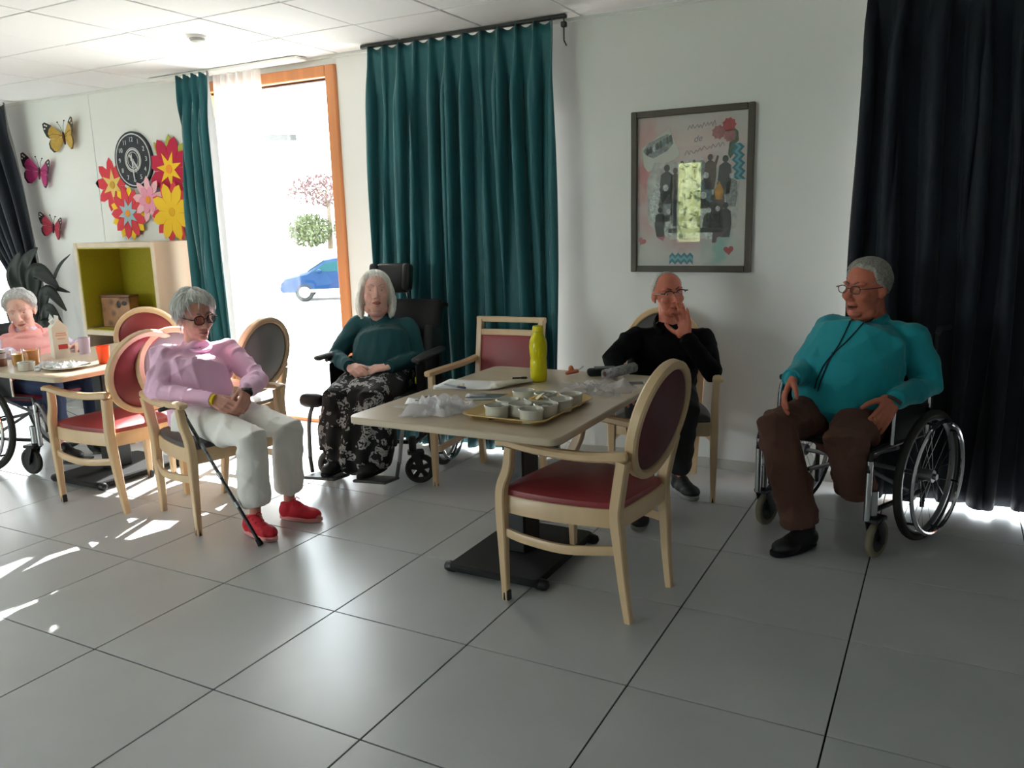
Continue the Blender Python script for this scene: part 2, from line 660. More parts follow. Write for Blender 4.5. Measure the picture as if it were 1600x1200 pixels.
def curtain(name, label, mat, xt0, xt1, xb0, xb1, y, folds, seed, ztop=2.59, zbot=0.014, amp=0.045, nu=None, drift=0.0, hemw=0.006, ctrl=None, waist=None):
    rng = random.Random(seed)
    ph = [rng.uniform(-0.5, 0.5) for _ in range(folds + 3)]
    am = [rng.uniform(0.6, 1.25) for _ in range(folds + 3)]
    sk = [rng.uniform(-1, 1) for _ in range(folds + 3)]

    def fn(u, v):
        z = ztop + (zbot - ztop) * v
        if ctrl:
            a, b = ctrl(v)
        else:
            a, b = xt0 + (xb0 - xt0) * v, xt1 + (xb1 - xt1) * v
        t = u * folds
        k = int(min(t, folds - 1e-6))
        f = t - k
        w = am[k] * (1 - f) + am[k + 1] * f
        s = sk[k] * (1 - f) + sk[k + 1] * f
        # pinch pleats at the head, soft deep folds below
        soft = min(1.0, v / 0.16)
        soft = soft * soft * (3 - 2 * soft)
        tt = t + soft * 0.28 * s * math.sin(v * 4 + ph[k] * 6)
        wave = math.cos(2 * PI * tt)
        pinch = math.exp(-((f - round(f)) / 0.09) ** 2) * 1.1 - 0.25
        yy = (1 - soft) * pinch * 0.55 + soft * (wave + 0.35 * math.cos(4 * PI * tt + s)) * w
        x = a + (b - a) * u + soft * 0.012 * math.sin(2 * PI * tt * 2 + s)
        hem = hemw * math.sin(u * 7.3 + seed) + 0.006 * math.sin(u * 23 + seed)
        head = 0.012 * math.cos(2 * PI * t) * (1 - min(1, v / 0.05)) if v < 0.05 else 0
        return (x, y - drift * v - amp * yy, z + hem * v ** 6 + head)

    g = G().sheet(fn, nu or folds * 16, 44)
    o = part(name, g, [LINING, mat], None, sharp=180)
    m = solid(o, 0.004).modifiers[0]
    m.material_offset = 1
    m.material_offset_rim = 1
    return o


tag(curtain('curtain', 'long teal velvet curtain with pinch pleats hanging behind the square-backed red armchair', TEAL, -0.20, 1.12, -0.25, 1.15, 2.875, 11, 3, drift=0.05), 'long teal velvet curtain with pinch pleats hanging behind the square-backed red armchair', 'curtain')


def lc(v):
    w = math.sin(min(1, v * 1.1) * PI)
    return (-1.975 - 0.02 * v, -1.645 + 0.06 * v)


tag(curtain('curtain', '', TEAL, 0, 0, 0, 0, 2.86, 4, 8, drift=0.02, ctrl=lc, amp=0.05), 'narrow gathered teal curtain between the wall flowers and the white sheer curtain', 'curtain')
tag(curtain('curtain', '', NAVY_UNLIT, 2.79, 5.3, 2.76, 5.3, 2.87, 15, 5, drift=0.07, hemw=0.012, zbot=0.026), 'long teal curtain darkened to unlit navy behind the man in the wheelchair on the right', 'curtain')


def fl(v):
    z = 2.59 - 2.56 * v
    return (-5.25 + 1.0 * min(1, v / 0.62) ** 1.3, -4.14 + 0.15 * min(1, v / 0.6))


tag(curtain('curtain', '', NAVY_UNLIT, 0, 0, 0, 0, 2.86, 6, 9, ctrl=fl, amp=0.05), 'dark navy curtain drawn aside behind the potted plant and the woman in the pink vest', 'curtain')


def sv(u, v):
    x = -1.70 + (0.46 - 0.05 * v) * u
    return (x, 2.935 + 0.025 * math.cos(2 * PI * u * 6 + 0.5 * math.sin(v * 5)) * (0.6 + 0.4 * v) + 0.012 * math.cos(2 * PI * u * 11), 2.585 - 2.54 * v)


o = part('sheer_curtain', G().sheet(sv, 96, 20), sheer('white_voile', (0.86, 0.87, 0.88), 0.42), None, sharp=180)
tag(o, 'sheer white voile curtain bunched beside the bright door', 'sheer curtain')
# ------------------------------------------------------------------ outdoors beyond the door
PAVE = M('pale_concrete', srgb(205, 203, 196), 0.85, var=(0.8, 0.06), bump=(40, 0.1))


def ground(u, v):
    x = -60 + 110 * u
    y = 3.3 + 60 * v
    t = max(0.0, min(1.0, (y - 6) / 11))
    return (x, y, -0.03 - 1.0 * t * t * (3 - 2 * t))


struct('ground', G().sheet(ground, 40, 60), PAVE, sharp=180)
struct('ground_rear', G().box((0, -16, -0.08), (60, 19, 0.1)), M('rear_grass', srgb(120, 140, 84), 0.9, var=(3, 0.2)))

rng = random.Random(5)


def leafball(g, c, r, n, size, rng):
    """leaf blades scattered through an ellipsoid crown"""
    for _ in range(n):
        while True:
            p = V((rng.uniform(-1, 1), rng.uniform(-1, 1), rng.uniform(-1, 1)))
            if 0.25 < p.length < 1:
                break
        q = V((c[0] + p.x * r[0], c[1] + p.y * r[1], c[2] + p.z * r[2]))
        a = V((rng.uniform(-1, 1), rng.uniform(-1, 1), rng.uniform(-1, 1))).normalized()
        b = a.orthogonal().normalized()
        s = size * rng.uniform(0.6, 1.3)
        g.add([q - a * s, q + b * s * 0.5, q + a * s, q - b * s * 0.5], [(0, 1, 2, 3)])


def tree(name, label, x, y, z0, trunk_h, crown, leafmat, n, size, seed, group=None):
    rng = random.Random(seed)
    t = thing(name, label, 'shrub' if 'shrub' in name else 'tree', (x, y, z0), group=group)
    bark = M('bark', srgb(110, 96, 84), 0.9, var=(20, 0.3))
    if trunk_h > 0.3:
        part('trunk', G().tube([(0, 0, 0), (0.05, 0, trunk_h * 0.5), (0, 0.05, trunk_h)], [0.12, 0.1, 0.08], seg=8), bark, t)
    for k in range(6):
        a = k * 1.05 + rng.random()
        h = trunk_h
        part('branch', G().tube([(0, 0.03, h * 0.95), (0.25 * math.cos(a), 0.25 * math.sin(a), h + 0.45), (crown[0] * 0.7 * math.cos(a), crown[1] * 0.7 * math.sin(a), h + crown[2] * 1.3)], [0.045, 0.03, 0.012], seg=6), bark, t)
    g = G()
    leafball(g, (0, 0, trunk_h + crown[2]), crown, n, size, rng)
    part('crown', g, leafmat, t, smooth=False, kind='stuff')
    return t


tree('blossom_tree', 'pink blossoming tree above the green shrubs outside the door', -19.75, 25.3, 0.55, 1.75, (1.9, 1.4, 0.66), M('pink_blossom', (0.085, 0.042, 0.044), 0.8, var=(6, 0.2)), 800, 0.09, 3)
SHR = M('shrub_leaf', (0.062, 0.080, 0.028), 0.8, var=(3, 0.35))
for k, (x, y, r, lab) in enumerate(((-20.1, 24.5, 0.95, 'large green shrub outside the door, left of the small gap'), (-18.7, 25.4, 0.75, 'smaller green shrub outside, next to the door frame'))):
    tree('garden_shrub', lab, x, y, 0.55, 0.1, (r, r * 0.9, 0.68), SHR, 1500, 0.085, 20 + k, 'shrubs beyond the parked car')
# grey canopy edge seen high in the doorway
cn = thing('canopy', 'grey wedge-shaped canopy roof high outside the door', 'canopy', (-11.6, 14.25, -1.0))
part('roof', G().prism([(-0.35, -0.5), (0.35, 0.1), (-0.35, 0.7)], 4.58, 4.72, 0.02), M('canopy_grey', (0.035, 0.036, 0.034), 0.8), cn)
part('post', G().tube([(-0.3, -0.4, -0.05), (-0.3, -0.4, 4.6)], 0.05, seg=8), WHITE_PL, cn)

# parked car
car = thing('car', 'bright blue parked car seen through the open door', 'car', (-15.71, 21.1, -1.03), math.radians(38))
BLUE = M('blue_car_paint', (0.001, 0.018, 0.062), 0.55, spec=0.12)
prof = [(-2.02, 0.32), (-2.06, 0.62), (-1.9, 0.82), (-1.15, 0.98), (-0.55, 1.36), (0.1, 1.47), (0.95, 1.44), (1.6, 1.18), (1.9, 0.95), (2.0, 0.6), (1.96, 0.32)]
g = G()
sec = [(-0.84, 0.9), (-0.7, 1.0), (0, 1.02), (0.7, 1.0), (0.84, 0.9)]
vs = []
for y, k in sec:
    for x, z in prof:
        vs.append((x * (0.97 + 0.03 * k), y * (1 - 0.16 * max(0, (z - 0.9) / 0.6)), 0.3 + (z - 0.3) * k))
n = len(prof)
fs = [tuple(range(n)), tuple(reversed([4 * n + i for i in range(n)]))]
for a in range(4):
    for i in range(n):
        j = (i + 1) % n
        fs.append((a * n + i, (a + 1) * n + i, (a + 1) * n + j, a * n + j))
g.add(vs, fs)
body = part('body', g, BLUE, car, sharp=30)
GLS = M('car_glass', (0.001, 0.034, 0.042), 0.5, spec=0.12)
for sy in (-1, 1):
    g = G()
    for poly in ([(-0.98, 1.0), (-0.52, 1.29), (0.12, 1.38), (0.12, 1.0)], [(0.2, 1.0), (0.2, 1.38), (0.9, 1.35), (1.4, 1.12), (1.45, 1.02)]):
        ys = lambda z: sy * (0.845 - 0.22 * max(0, z - 0.9))
        m = len(poly)
        vs = [(x, ys(z), z) for x, z in poly] + [(x, ys(z) - sy * 0.03, z) for x, z in poly]
        g.add(vs, [tuple(range(m)), tuple(reversed(range(m, 2 * m)))] + [(i, (i + 1) % m, m + (i + 1) % m, m + i) for i in range(m)])
    part('side_window', g, GLS, car, smooth=False)
    part('sill_strip', G().box((0, sy * 0.845, 0.36), (2.2, 0.04, 0.1), 0.01), M('car_trim', srgb(190, 194, 200), 0.4), car)
    part('wing_mirror', G().ell((-0.75, sy * 0.95, 1.02), (0.09, 0.1, 0.07)), BLUE, car)
    part('headlamp', G().ell((-1.93, sy * 0.62, 0.7), (0.12, 0.16, 0.09)), CHROME, car)
    for x in (-1.28, 1.25):
        w = part('wheel', G().ring((x, sy * 0.76, 0.32), 0.25, 0.075, axis=(0, 1, 0), seg=28, rs=10, rb=0.09), BLACKM, car)
        part('hubcap', G().tube([(x, sy * 0.74, 0.32), (x, sy * 0.86, 0.32)], [0.2, 0.185], seg=20), M('hubcap_silver', srgb(215, 215, 215), 0.35), w)
part('windscreen', G().box((-0.86, 0, 1.19), (0.68, 1.25, 0.03), 0.005, rot=Matrix.Rotation(math.radians(-32), 3, 'Y')), GLS, car)
part('bumper', G().box((-2.02, 0, 0.45), (0.14, 1.6, 0.2), 0.05), BLUE, car)

gw = thing('garden_wall', 'low white retaining wall below the shrubs beyond the car', 'wall', (-19.0, 23.4, -1.03), math.radians(38))
part('wall_body', G().box((0, 0.15, 0.72), (9.0, 0.3, 1.6), 0.01), WALL, gw)
part('soil', G().box((0, 2.3, 0.78), (9.0, 4.0, 1.5), 0.05), M('soil', srgb(170, 160, 140), 0.9, var=(5, 0.2)), gw)
part('coping', G().box((0, 0.15, 1.55), (9.1, 0.38, 0.06), 0.01), PAVE, gw)

hd = thing('garden_hedge', 'tall leafy hedge outside the rear window, mirrored in the picture glass', 'hedge', (-1.0, -10.2, -0.03))
g = G()
leafball(g, (0, 0, 1.6), (2.8, 0.7, 1.9), 5000, 0.07, random.Random(77))
part('leaves', g, M('hedge_leaf', srgb(122, 132, 82), 0.7, var=(4, 0.35)), hd, smooth=False, kind='stuff')
part('hedge_core', G().ell((0, 0, 1.5), (2.6, 0.5, 1.75), seg=20, rings=12), M('hedge_core', srgb(150, 156, 110), 0.9, var=(6, 0.3)), hd)
part('stem', G().tube([(0, 0, 0), (0, 0, 1.2)], 0.05, seg=8), M('bark', (0.1, 0.08, 0.06), 0.9), hd)
# ------------------------------------------------------------------ armchairs
RED = M('red_vinyl', srgb(142, 52, 56), 0.4, bump=(240, 0.12), var=(4, 0.1))
RED_UNLIT = M('unlit_red_vinyl', srgb(92, 30, 38), 0.42, bump=(240, 0.12), var=(4, 0.1))  # same red vinyl, unlit darkness painted in for a chair back
GREYV = M('grey_vinyl', srgb(134, 132, 130), 0.45, bump=(240, 0.12), var=(4, 0.08))
DGREYV = M('dark_grey_vinyl', srgb(84, 82, 82), 0.45, bump=(240, 0.12), var=(4, 0.08))
SEATOUT = [(0.20, -0.255), (0.262, -0.20), (0.268, 0.20), (0.20, 0.255), (0.0, 0.245), (-0.20, 0.195), (-0.235, 0.14), (-0.24, -0.14), (-0.20, -0.195), (0.0, -0.245)]
SEATOUT = [p for p in SEATOUT]


def smooth_outline(o, n=5):
    P = [V((p[0], p[1], 0)) for p in o]
    m = len(P)
    out = []
    for i in range(m):
        a, b, c, d = P[i - 1], P[i], P[(i + 1) % m], P[(i + 2) % m]
        for k in range(n):
            t = k / n
            q = 0.5 * ((2 * b) + (c - a) * t + (2 * a - 5 * b + 4 * c - d) * t * t + (3 * b - a - 3 * c + d) * t ** 3)
            out.append((q.x, q.y))
    return out


SO = smooth_outline(SEATOUT)


def cushion(out, z0, z1, puff, ins=0.012):
    """puffed pad over an outline"""
    g = G()
    n = len(out)
    cx = sum(p[0] for p in out) / n
    cy = sum(p[1] for p in out) / n
    lv = [(1.0 - ins * 4, z0), (1.0 - ins, z0 + 0.006), (1.0, z0 + (z1 - z0) * 0.45), (1.0 - ins, z0 + (z1 - z0) * 0.8), (0.93, z1), (0.75, z1 + puff * 0.55), (0.45, z1 + puff * 0.9), (0.15, z1 + puff)]
    vs = []
    for k, z in lv:
        vs += [(cx + (p[0] - cx) * k, cy + (p[1] - cy) * k, z) for p in out]
    fs = [tuple(reversed(range(n)))]
    for a in range(len(lv) - 1):
        for i in range(n):
            j = (i + 1) % n
            fs.append((a * n + i, a * n + j, (a + 1) * n + j, (a + 1) * n + i))
    fs.append(tuple((len(lv) - 1) * n + i for i in range(n)))
    g.add(vs, fs)
    return g


def oval_chair(label, loc, rz, pad, pad_back=None, seat=None, group='pale beech armchairs with oval backs'):
    t = thing('oval_back_armchair', label, 'armchair', loc, rz, group)
    # seat rail: ring following the seat outline
    n = len(SO)
    g = G()
    ins = 0.03
    lv = [(1.0, 0.362), (1.0, 0.425), (0.985, 0.432), (0.9, 0.432), (0.88, 0.425), (0.88, 0.362)]
    vs = []
    for k, z in lv:
        vs += [(p[0] * k, p[1] * k, z) for p in SO]
    fs = []
    for a in range(6):
        b = (a + 1) % 6
        for i in range(n):
            j = (i + 1) % n
            fs.append((a * n + i, a * n + j, b * n + j, b * n + i))
    g.add(vs, fs)
    part('seat_rail', g, BEECH, t)
    part('seat', cushion([(p[0] * 0.965 + 0.002, p[1] * 0.965) for p in SO], 0.415, 0.462, 0.022), seat or pad, t)
    for s in (-1, 1):
        # front leg runs on up into the arm support
        p = spline([(0.236, s * 0.262, 0.0), (0.240, s * 0.262, 0.2), (0.244, s * 0.262, 0.38), (0.238, s * 0.264, 0.47), (0.205, s * 0.268, 0.55), (0.192, s * 0.272, 0.635)], 5)
        r = []
        for q in p:
            k = min(1, q.z / 0.38)
            w = 0.0125 + 0.0085 * k if q.z < 0.4 else 0.021 - 0.004 * (q.z - 0.4) / 0.235
            r.append((w, w))
        lg = part('leg', G().tube(p, r, up=(1, 0, 0), sq=0.25), BEECH, t)
        part('glide', G().lathe([(0.012, 0.0), (0.014, 0.004), (0.014, 0.034), (0.008, 0.04)], 12, (0.236, s * 0.262, -0.001)).box((0.222, s * 0.262, 0.022), (0.012, 0.024, 0.042), 0.003), BLACK, lg)
        p = spline([(-0.262, s * 0.180, 0.0), (-0.245, s * 0.187, 0.14), (-0.232, s * 0.196, 0.30), (-0.222, s * 0.2, 0.42), (-0.236, s * 0.205, 0.52), (-0.258, s * 0.214, 0.63)], 5)
        r = []
        for q in p:
            w = 0.0145 + 0.008 * min(1, q.z / 0.36)
            r.append((w * 1.0, w * 0.95))
        part('leg', G().tube(p, r, up=(1, 0, 0), sq=0.25), BEECH, t)
        p = spline([(0.232, s * 0.276, 0.650), (0.195, s * 0.277, 0.653), (0.05, s * 0.272, 0.640), (-0.12, s * 0.250, 0.636), (-0.262, s * 0.222, 0.648)], 5)
        m = len(p)
        r = [(0.0245 - 0.004 * abs(i / (m - 1) * 2 - 1) * 0 - 0.007 * (i / (m - 1)) + (0.003 if i < 3 else 0), 0.0145 + 0.004 * (i / (m - 1))) for i in range(m)]
        part('armrest', G().tube(p, r, up=(0, 0, 1), sq=0.45, rnd=2), BEECH, t)
        p = spline([(0.238, s * 0.258, 0.285), (0.12, s * 0.272, 0.277), (-0.05, s * 0.262, 0.272), (-0.246, s * 0.193, 0.285)], 6)
        part('stretcher', G().tube(p, (0.009, 0.0175), up=(0, 0, 1), sq=0.3) if False else G().tube(p, [(0.009, 0.0175)] * len(p), up=(0, 0, 1), sq=0.3), BEECH, t)
    # oval back
    tilt = Matrix.Translation((-0.294, 0, 0.742)) @ Matrix.Rotation(math.radians(-13), 4, 'Y')
    g = G()
    pts = [V((0, 0.205 * math.cos(2 * PI * i / 40), 0.212 * math.sin(2 * PI * i / 40) * (1.0 if math.sin(2 * PI * i / 40) > 0 else 1.02))) for i in range(40)]
    g.tube(pts, [(0.0165, 0.021)] * 40, up=(1, 0, 0), closed=True, sq=0.35)
    # with up along x the first radius lies in the plane of the oval
    part('back_frame', g.xf(tilt), BEECH, t)
    g = G().ell((0, 0, 0), (0.034, 0.192, 0.2), seg=28, rings=16)
    part('back_pad', g.xf(tilt), pad_back or pad, t)
    return t


oval_chair('beech oval-backed armchair with red seat, empty, pulled up to the table in the foreground', (2.024, 1.205, 0), PI - 0.12, RED_UNLIT, seat=RED)
oval_chair('beech oval-backed armchair with red upholstery, empty, between the left table and the pink sweatshirt woman', (-0.796, 1.22, 0), PI - 0.12, RED)
oval_chair('grey-seated oval-backed armchair that the woman in the pink sweatshirt sits on', (-0.115, 1.245, 0), -0.20, GREYV, seat=DGREYV)
oval_chair('empty grey oval-backed armchair behind the pink sweatshirt woman, against the bright doorway', (-0.60, 1.81, 0), PI + 0.05, GREYV)
oval_chair('oval-backed red armchair at the far end of the left table, nearest the yellow shelf', (-1.83, 2.315, 0), 2.29, RED)
oval_chair('oval-backed armchair against the wall that the man in black sits on', (1.885, 2.56, 0), -1.265, DGREYV)

# square-backed red armchair behind the table
t = thing('square_back_armchair', 'beech armchair with square red back and open top rail behind the table', 'armchair', (0.955, 2.31, 0), -1.5)
g = G()
for x in (-0.21, 0.21):
    g.box((x, 0, 0.40), (0.03, 0.46, 0.06), 0.005)
for y in (-0.22, 0.22):
    g.box((0, y, 0.40), (0.42, 0.03, 0.06), 0.005)
part('seat_rail', g, BEECH, t)
part('seat', cushion(rrect(-0.21, -0.225, 0.22, 0.225, 0.04, 4), 0.425, 0.465, 0.02), RED, t)
for s in (-1, 1):
    lg = part('leg', G().tube([(0.235, s * 0.255, 0.0), (0.235, s * 0.255, 0.35), (0.225, s * 0.26, 0.64)], [(0.014, 0.014), (0.02, 0.02), (0.017, 0.017)], up=(1, 0, 0), sq=0.25), BEECH, t)
    part('glide', G().lathe([(0.013, 0.0), (0.015, 0.004), (0.015, 0.03)], 10, (0.235, s * 0.255, -0.001)), BLACK, lg)
    p = spline([(-0.275, s * 0.2, 0.0), (-0.235, s * 0.2, 0.3), (-0.228, s * 0.2, 0.45), (-0.265, s * 0.2, 0.7), (-0.295, s * 0.2, 0.895)], 4)
    part('leg', G().tube(p, [(0.018, 0.02)] * len(p), up=(1, 0, 0), sq=0.25), BEECH, t)
    p = spline([(0.255, s * 0.265, 0.652), (0.1, s * 0.262, 0.652), (-0.1, s * 0.24, 0.655), (-0.262, s * 0.215, 0.67)], 4)
    part('armrest', G().tube(p, [(0.022, 0.016)] * len(p), up=(0, 0, 1), sq=0.4, rnd=2), BEECH, t)
    part('stretcher', G().box((-0.01, s * 0.23, 0.22), (0.46, 0.02, 0.035), 0.004), BEECH, t)
part('top_rail', G().tube([(-0.297, -0.22, 0.897), (-0.307, 0, 0.897), (-0.297, 0.22, 0.897)], [(0.017, 0.016)] * 3, up=(0, 0, 1), sq=0.3), BEECH, t)
part('back_rail', G().tube([(-0.281, -0.2, 0.82), (-0.29, 0, 0.82), (-0.281, 0.2, 0.82)], [(0.015, 0.019)] * 3, up=(0, 0, 1), sq=0.3), BEECH, t)
part('back_rail', G().tube([(-0.236, -0.2, 0.53), (-0.245, 0, 0.53), (-0.236, 0.2, 0.53)], [(0.015, 0.019)] * 3, up=(0, 0, 1), sq=0.3), BEECH, t)
part('back_pad', G().box((0, 0, 0), (0.04, 0.365, 0.265), 0.016, seg=3, rot=None).xf(Matrix.Translation((-0.262, 0, 0.675)) @ Matrix.Rotation(math.radians(-8), 4, 'Y')), RED, t)


# ------------------------------------------------------------------ tables
def pedestal_table(label, x, y, sx, sy, H=0.74):
    t = thing('pedestal_table', label, 'table', (x, y, 0))
    g = G().prism(rrect(-sx / 2, -sy / 2, sx / 2, sy / 2, 0.05, 6), H - 0.028, H, 0.004)
    part('tabletop', g, BEECHT, t)
    part('column', G().box((0, 0, 0.38), (0.09, 0.15, 0.66), 0.008), BLACK, t)
    part('top_plate', G().box((0, 0, H - 0.038), (0.4, 0.7, 0.02), 0.004), BLACK, t)
    b = part('base_plate', G().prism(rrect(-0.215, -0.3, 0.215, 0.3, 0.03, 4), 0.018, 0.05, 0.008), BLACKM, t)
    for a in (-1, 1):
        for c in (-1, 1):
            part('foot', G().tube([(a * 0.2, c * 0.265, 0.025), (a * 0.225, c * 0.265, 0.025)], [0.024, 0.024], seg=14, up=(0, 0, 1), rnd=2), BLACK, b)
    return t


pedestal_table('long pale table with the tray of white ramekins and the yellow bottle', 1.635, 1.37, 0.91, 1.21)
pedestal_table('pale table on the left laid with orange drinks, carton and white plates', -1.245, 1.47, 0.90, 1.20)

# ------------------------------------------------------------------ shelf unit against the wall
OLIVE = M('olive_yellow_laminate', srgb(168, 156, 34), 0.45, var=(60, 0.06))
SLATE = M('slate_grey_laminate', srgb(96, 104, 108), 0.6)
PALEW = M('pale_birch', srgb(214, 196, 172), 0.45, var=(8, 0.06), stretch=(1, 1, 0.15))
t = thing('shelf_unit', 'birch cube shelf unit with an olive yellow compartment below the wall flowers', 'shelf unit', (-2.60, 2.80, 0))
w, dp, top, mid = 0.96, 0.4, 1.39, 0.685
part('side_panel', G().box((w / 2 - 0.02, 0, top / 2), (0.04, dp, top), 0.003), PALEW, t)
part('side_panel', G().box((-w / 2 + 0.02, 0, top / 2), (0.04, dp, top), 0.003), PALEW, t)
part('top_panel', G().box((0, 0, top - 0.02), (w - 0.08, dp, 0.04), 0.003), PALEW, t)
part('shelf_board', G().box((0, 0, mid - 0.02), (w - 0.08, dp, 0.04), 0.003), PALEW, t)
part('shelf_board', G().box((0, 0, 0.06), (w - 0.08, dp, 0.04), 0.003), PALEW, t)
g = G().box((0, dp / 2 - 0.012, (top + mid) / 2), (w - 0.082, 0.014, top - mid - 0.04), 0.001)
for s in (-1, 1):
    g.box((s * (w / 2 - 0.0445), -0.004, (top + mid) / 2), (0.008, dp - 0.016, top - mid - 0.042), 0.001)
g.box((0, -0.004, top - 0.0445), (w - 0.098, dp - 0.016, 0.008), 0.001)
g.box((0, -0.004, mid + 0.0045), (w - 0.098, dp - 0.016, 0.008), 0.001)
part('lining', g, OLIVE, t, label='olive yellow lining of the upper compartment')
part('back_panel', G().box((0, dp / 2 - 0.012, (mid + 0.04) / 2), (w - 0.082, 0.014, mid - 0.06), 0.001), SLATE, t)

# picture box in the yellow compartment
def horse_mat():
    m = M('printed_box', srgb(168, 126, 92), 0.5, var=(9, 0.5), col2=srgb(86, 48, 34))
    nt = m.node_tree
    v = nt.nodes.new('ShaderNodeTexVoronoi')
    v.inputs['Scale'].default_value = 13
    tc = nt.nodes.new('ShaderNodeTexCoord')
    nt.links.new(tc.outputs['Object'], v.inputs['Vector'])
    r = nt.nodes.new('ShaderNodeValToRGB')
    r.color_ramp.elements[0].position = 0.15
    r.color_ramp.elements[0].color = (*srgb(44, 26, 22), 1)
    r.color_ramp.elements[1].position = 0.5
    r.color_ramp.elements[1].color = (*srgb(176, 122, 82), 1)
    nt.links.new(v.outputs['Distance'], r.inputs['Fac'])
    b = nt.nodes['Principled BSDF']
    mx = nt.nodes.new('ShaderNodeMix')
    mx.data_type = 'RGBA'
    mx.inputs[0].default_value = 0.55
    nt.links.new(b.inputs['Base Color'].links[0].from_socket, mx.inputs[6])
    nt.links.new(r.outputs['Color'], mx.inputs[7])
    nt.links.new(mx.outputs[2], b.inputs['Base Color'])
    return m


bx = thing('picture_box', 'brown box printed with a picture standing in the yellow shelf compartment', 'box', (-2.86, 2.80, 0.694), 0.12)
part('box_body', G().box((0, 0, 0.125), (0.31, 0.1, 0.25), 0.006), horse_mat(), bx)
part('lid', G().box((0, 0, 0.258), (0.318, 0.108, 0.02), 0.004), M('box_lid', srgb(120, 84, 60), 0.5), bx)
g = G().ell((0.04, -0.051, 0.19), (0.022, 0.003, 0.03)).ell((0.1, -0.051, 0.2), (0.03, 0.003, 0.018))
part('print', g, M('dark_print', srgb(30, 20, 18), 0.5), bx)

# dark things in the lower compartment
tb = thing('dark_basket', 'small dark basket in the lower compartment of the shelf unit', 'basket', (-2.92, 2.74, 0.081))
part('basket_body', G().prism(rrect(-0.13, -0.1, 0.13, 0.1, 0.03), 0, 0.42, 0.006), BLACK, tb)
part('rim', G().tube([(x, y, 0.425) for x, y in rrect(-0.135, -0.105, 0.135, 0.105, 0.03)], 0.008, seg=6, closed=True), BLACKM, tb)
# ------------------------------------------------------------------ wheelchairs
RUBBER = M('grey_rubber', srgb(96, 96, 92), 0.75)
DRUB = M('dark_rubber', srgb(46, 45, 40), 0.75)
CANVAS = M('black_canvas', srgb(20, 21, 24), 0.65, bump=(200, 0.15))
TYREB = M('beige_worn_tyre', srgb(120, 112, 92), 0.8)


def big_wheel(t, x, y, R, s, tyre=DRUB, handrim=CHROME, spokes=20, camber=0.0):
    """spoked drive wheel at side s"""
    m = Matrix.Translation((x, y, R)) @ Matrix.Rotation(camber, 4, 'X')
    w = part('wheel', G().ring((0, 0, 0), R - 0.017, 0.017, axis=(0, 1, 0), seg=48, rs=10).xf(m), tyre, t)
    part('rim', G().ring((0, 0, 0), R - 0.038, 0.008, axis=(0, 1, 0), seg=48, rs=8, rb=0.012, sq=0.4).xf(m), ALU, w)
    part('handrim', G().ring((0, s * 0.05, 0), R - 0.045, 0.0095, axis=(0, 1, 0), seg=48, rs=8).xf(m), handrim, w)
    for k in range(6):
        a = k * PI / 3 + 0.3
        part('rim_bracket', G().tube([((R - 0.04) * math.cos(a), 0, (R - 0.04) * math.sin(a)), ((R - 0.045) * math.cos(a), s * 0.05, (R - 0.045) * math.sin(a))], 0.006, seg=6).xf(m), BLACK, w)
    part('hub', G().tube([(0, -0.03, 0), (0, 0.03, 0)], 0.028, seg=16).tube([(0, 0.03 * s, 0), (0, 0.045 * s, 0)], 0.014, seg=12).xf(m), ALU, w)
    for k in range(spokes):
        a = 2 * PI * k / spokes
        b = a + (0.35 if k % 2 else -0.35)
        part('spoke', G().tube([(0.024 * math.cos(b), (0.022 if k % 4 < 2 else -0.022), 0.024 * math.sin(b)), ((R - 0.045) * math.cos(a), 0, (R - 0.045) * math.sin(a))], 0.0014, seg=4).xf(m), STEEL, w)
    return w


def caster(t, x, y, R, wid, stem_h, tyre, fork=BLACK, spokes=0, off=-0.045, sw=0.0):
    SM = Matrix.Translation((x, y, 0)) @ Matrix.Rotation(sw, 4, 'Z') @ Matrix.Translation((-x, -y, 0))
    f = G()
    f.tube([(x, y, 2 * R + 0.02), (x, y, stem_h)], 0.016, seg=10)
    f.box((x + off * 0.5, y, 2 * R + 0.012), (abs(off) + 0.05, wid + 0.03, 0.02), 0.005)
    for s in (-1, 1):
        f.tube([(x + off * 0.3, y + s * (wid / 2 + 0.012), 2 * R + 0.01), (x + off, y + s * (wid / 2 + 0.012), R * 1.2), (x + off, y + s * (wid / 2 + 0.012), R * 0.8)], [(0.005, 0.022), (0.005, 0.02), (0.005, 0.014)], up=(1, 0, 0), sq=0.3)
    c = part('caster', f.xf(SM), fork, t)
    part('caster_tyre', G().ring((x + off, y, R), R - wid * 0.5, wid * 0.5, axis=(0, 1, 0), seg=28, rs=10).xf(SM), tyre, c)
    g = G()
    if spokes:
        for k in range(spokes):
            a = 2 * PI * k / spokes + 0.3
            g.tube([(x + off, y, R), (x + off + (R - wid * 0.7) * math.cos(a), y, R + (R - wid * 0.7) * math.sin(a))], [(0.011, 0.012), (0.017, 0.012)], up=(0, 1, 0), sq=0.3)
        g.tube([(x + off, y - wid * 0.45, R), (x + off, y + wid * 0.45, R)], 0.02, seg=12)
    else:
        g.tube([(x + off, y - wid * 0.35, R), (x + off, y + wid * 0.35, R)], R - wid * 0.6, seg=20)
        g.tube([(x + off, y - wid * 0.5, R), (x + off, y + wid * 0.5, R)], 0.012, seg=10)
    part('caster_hub', g.xf(SM), BLACK, c)
    return c


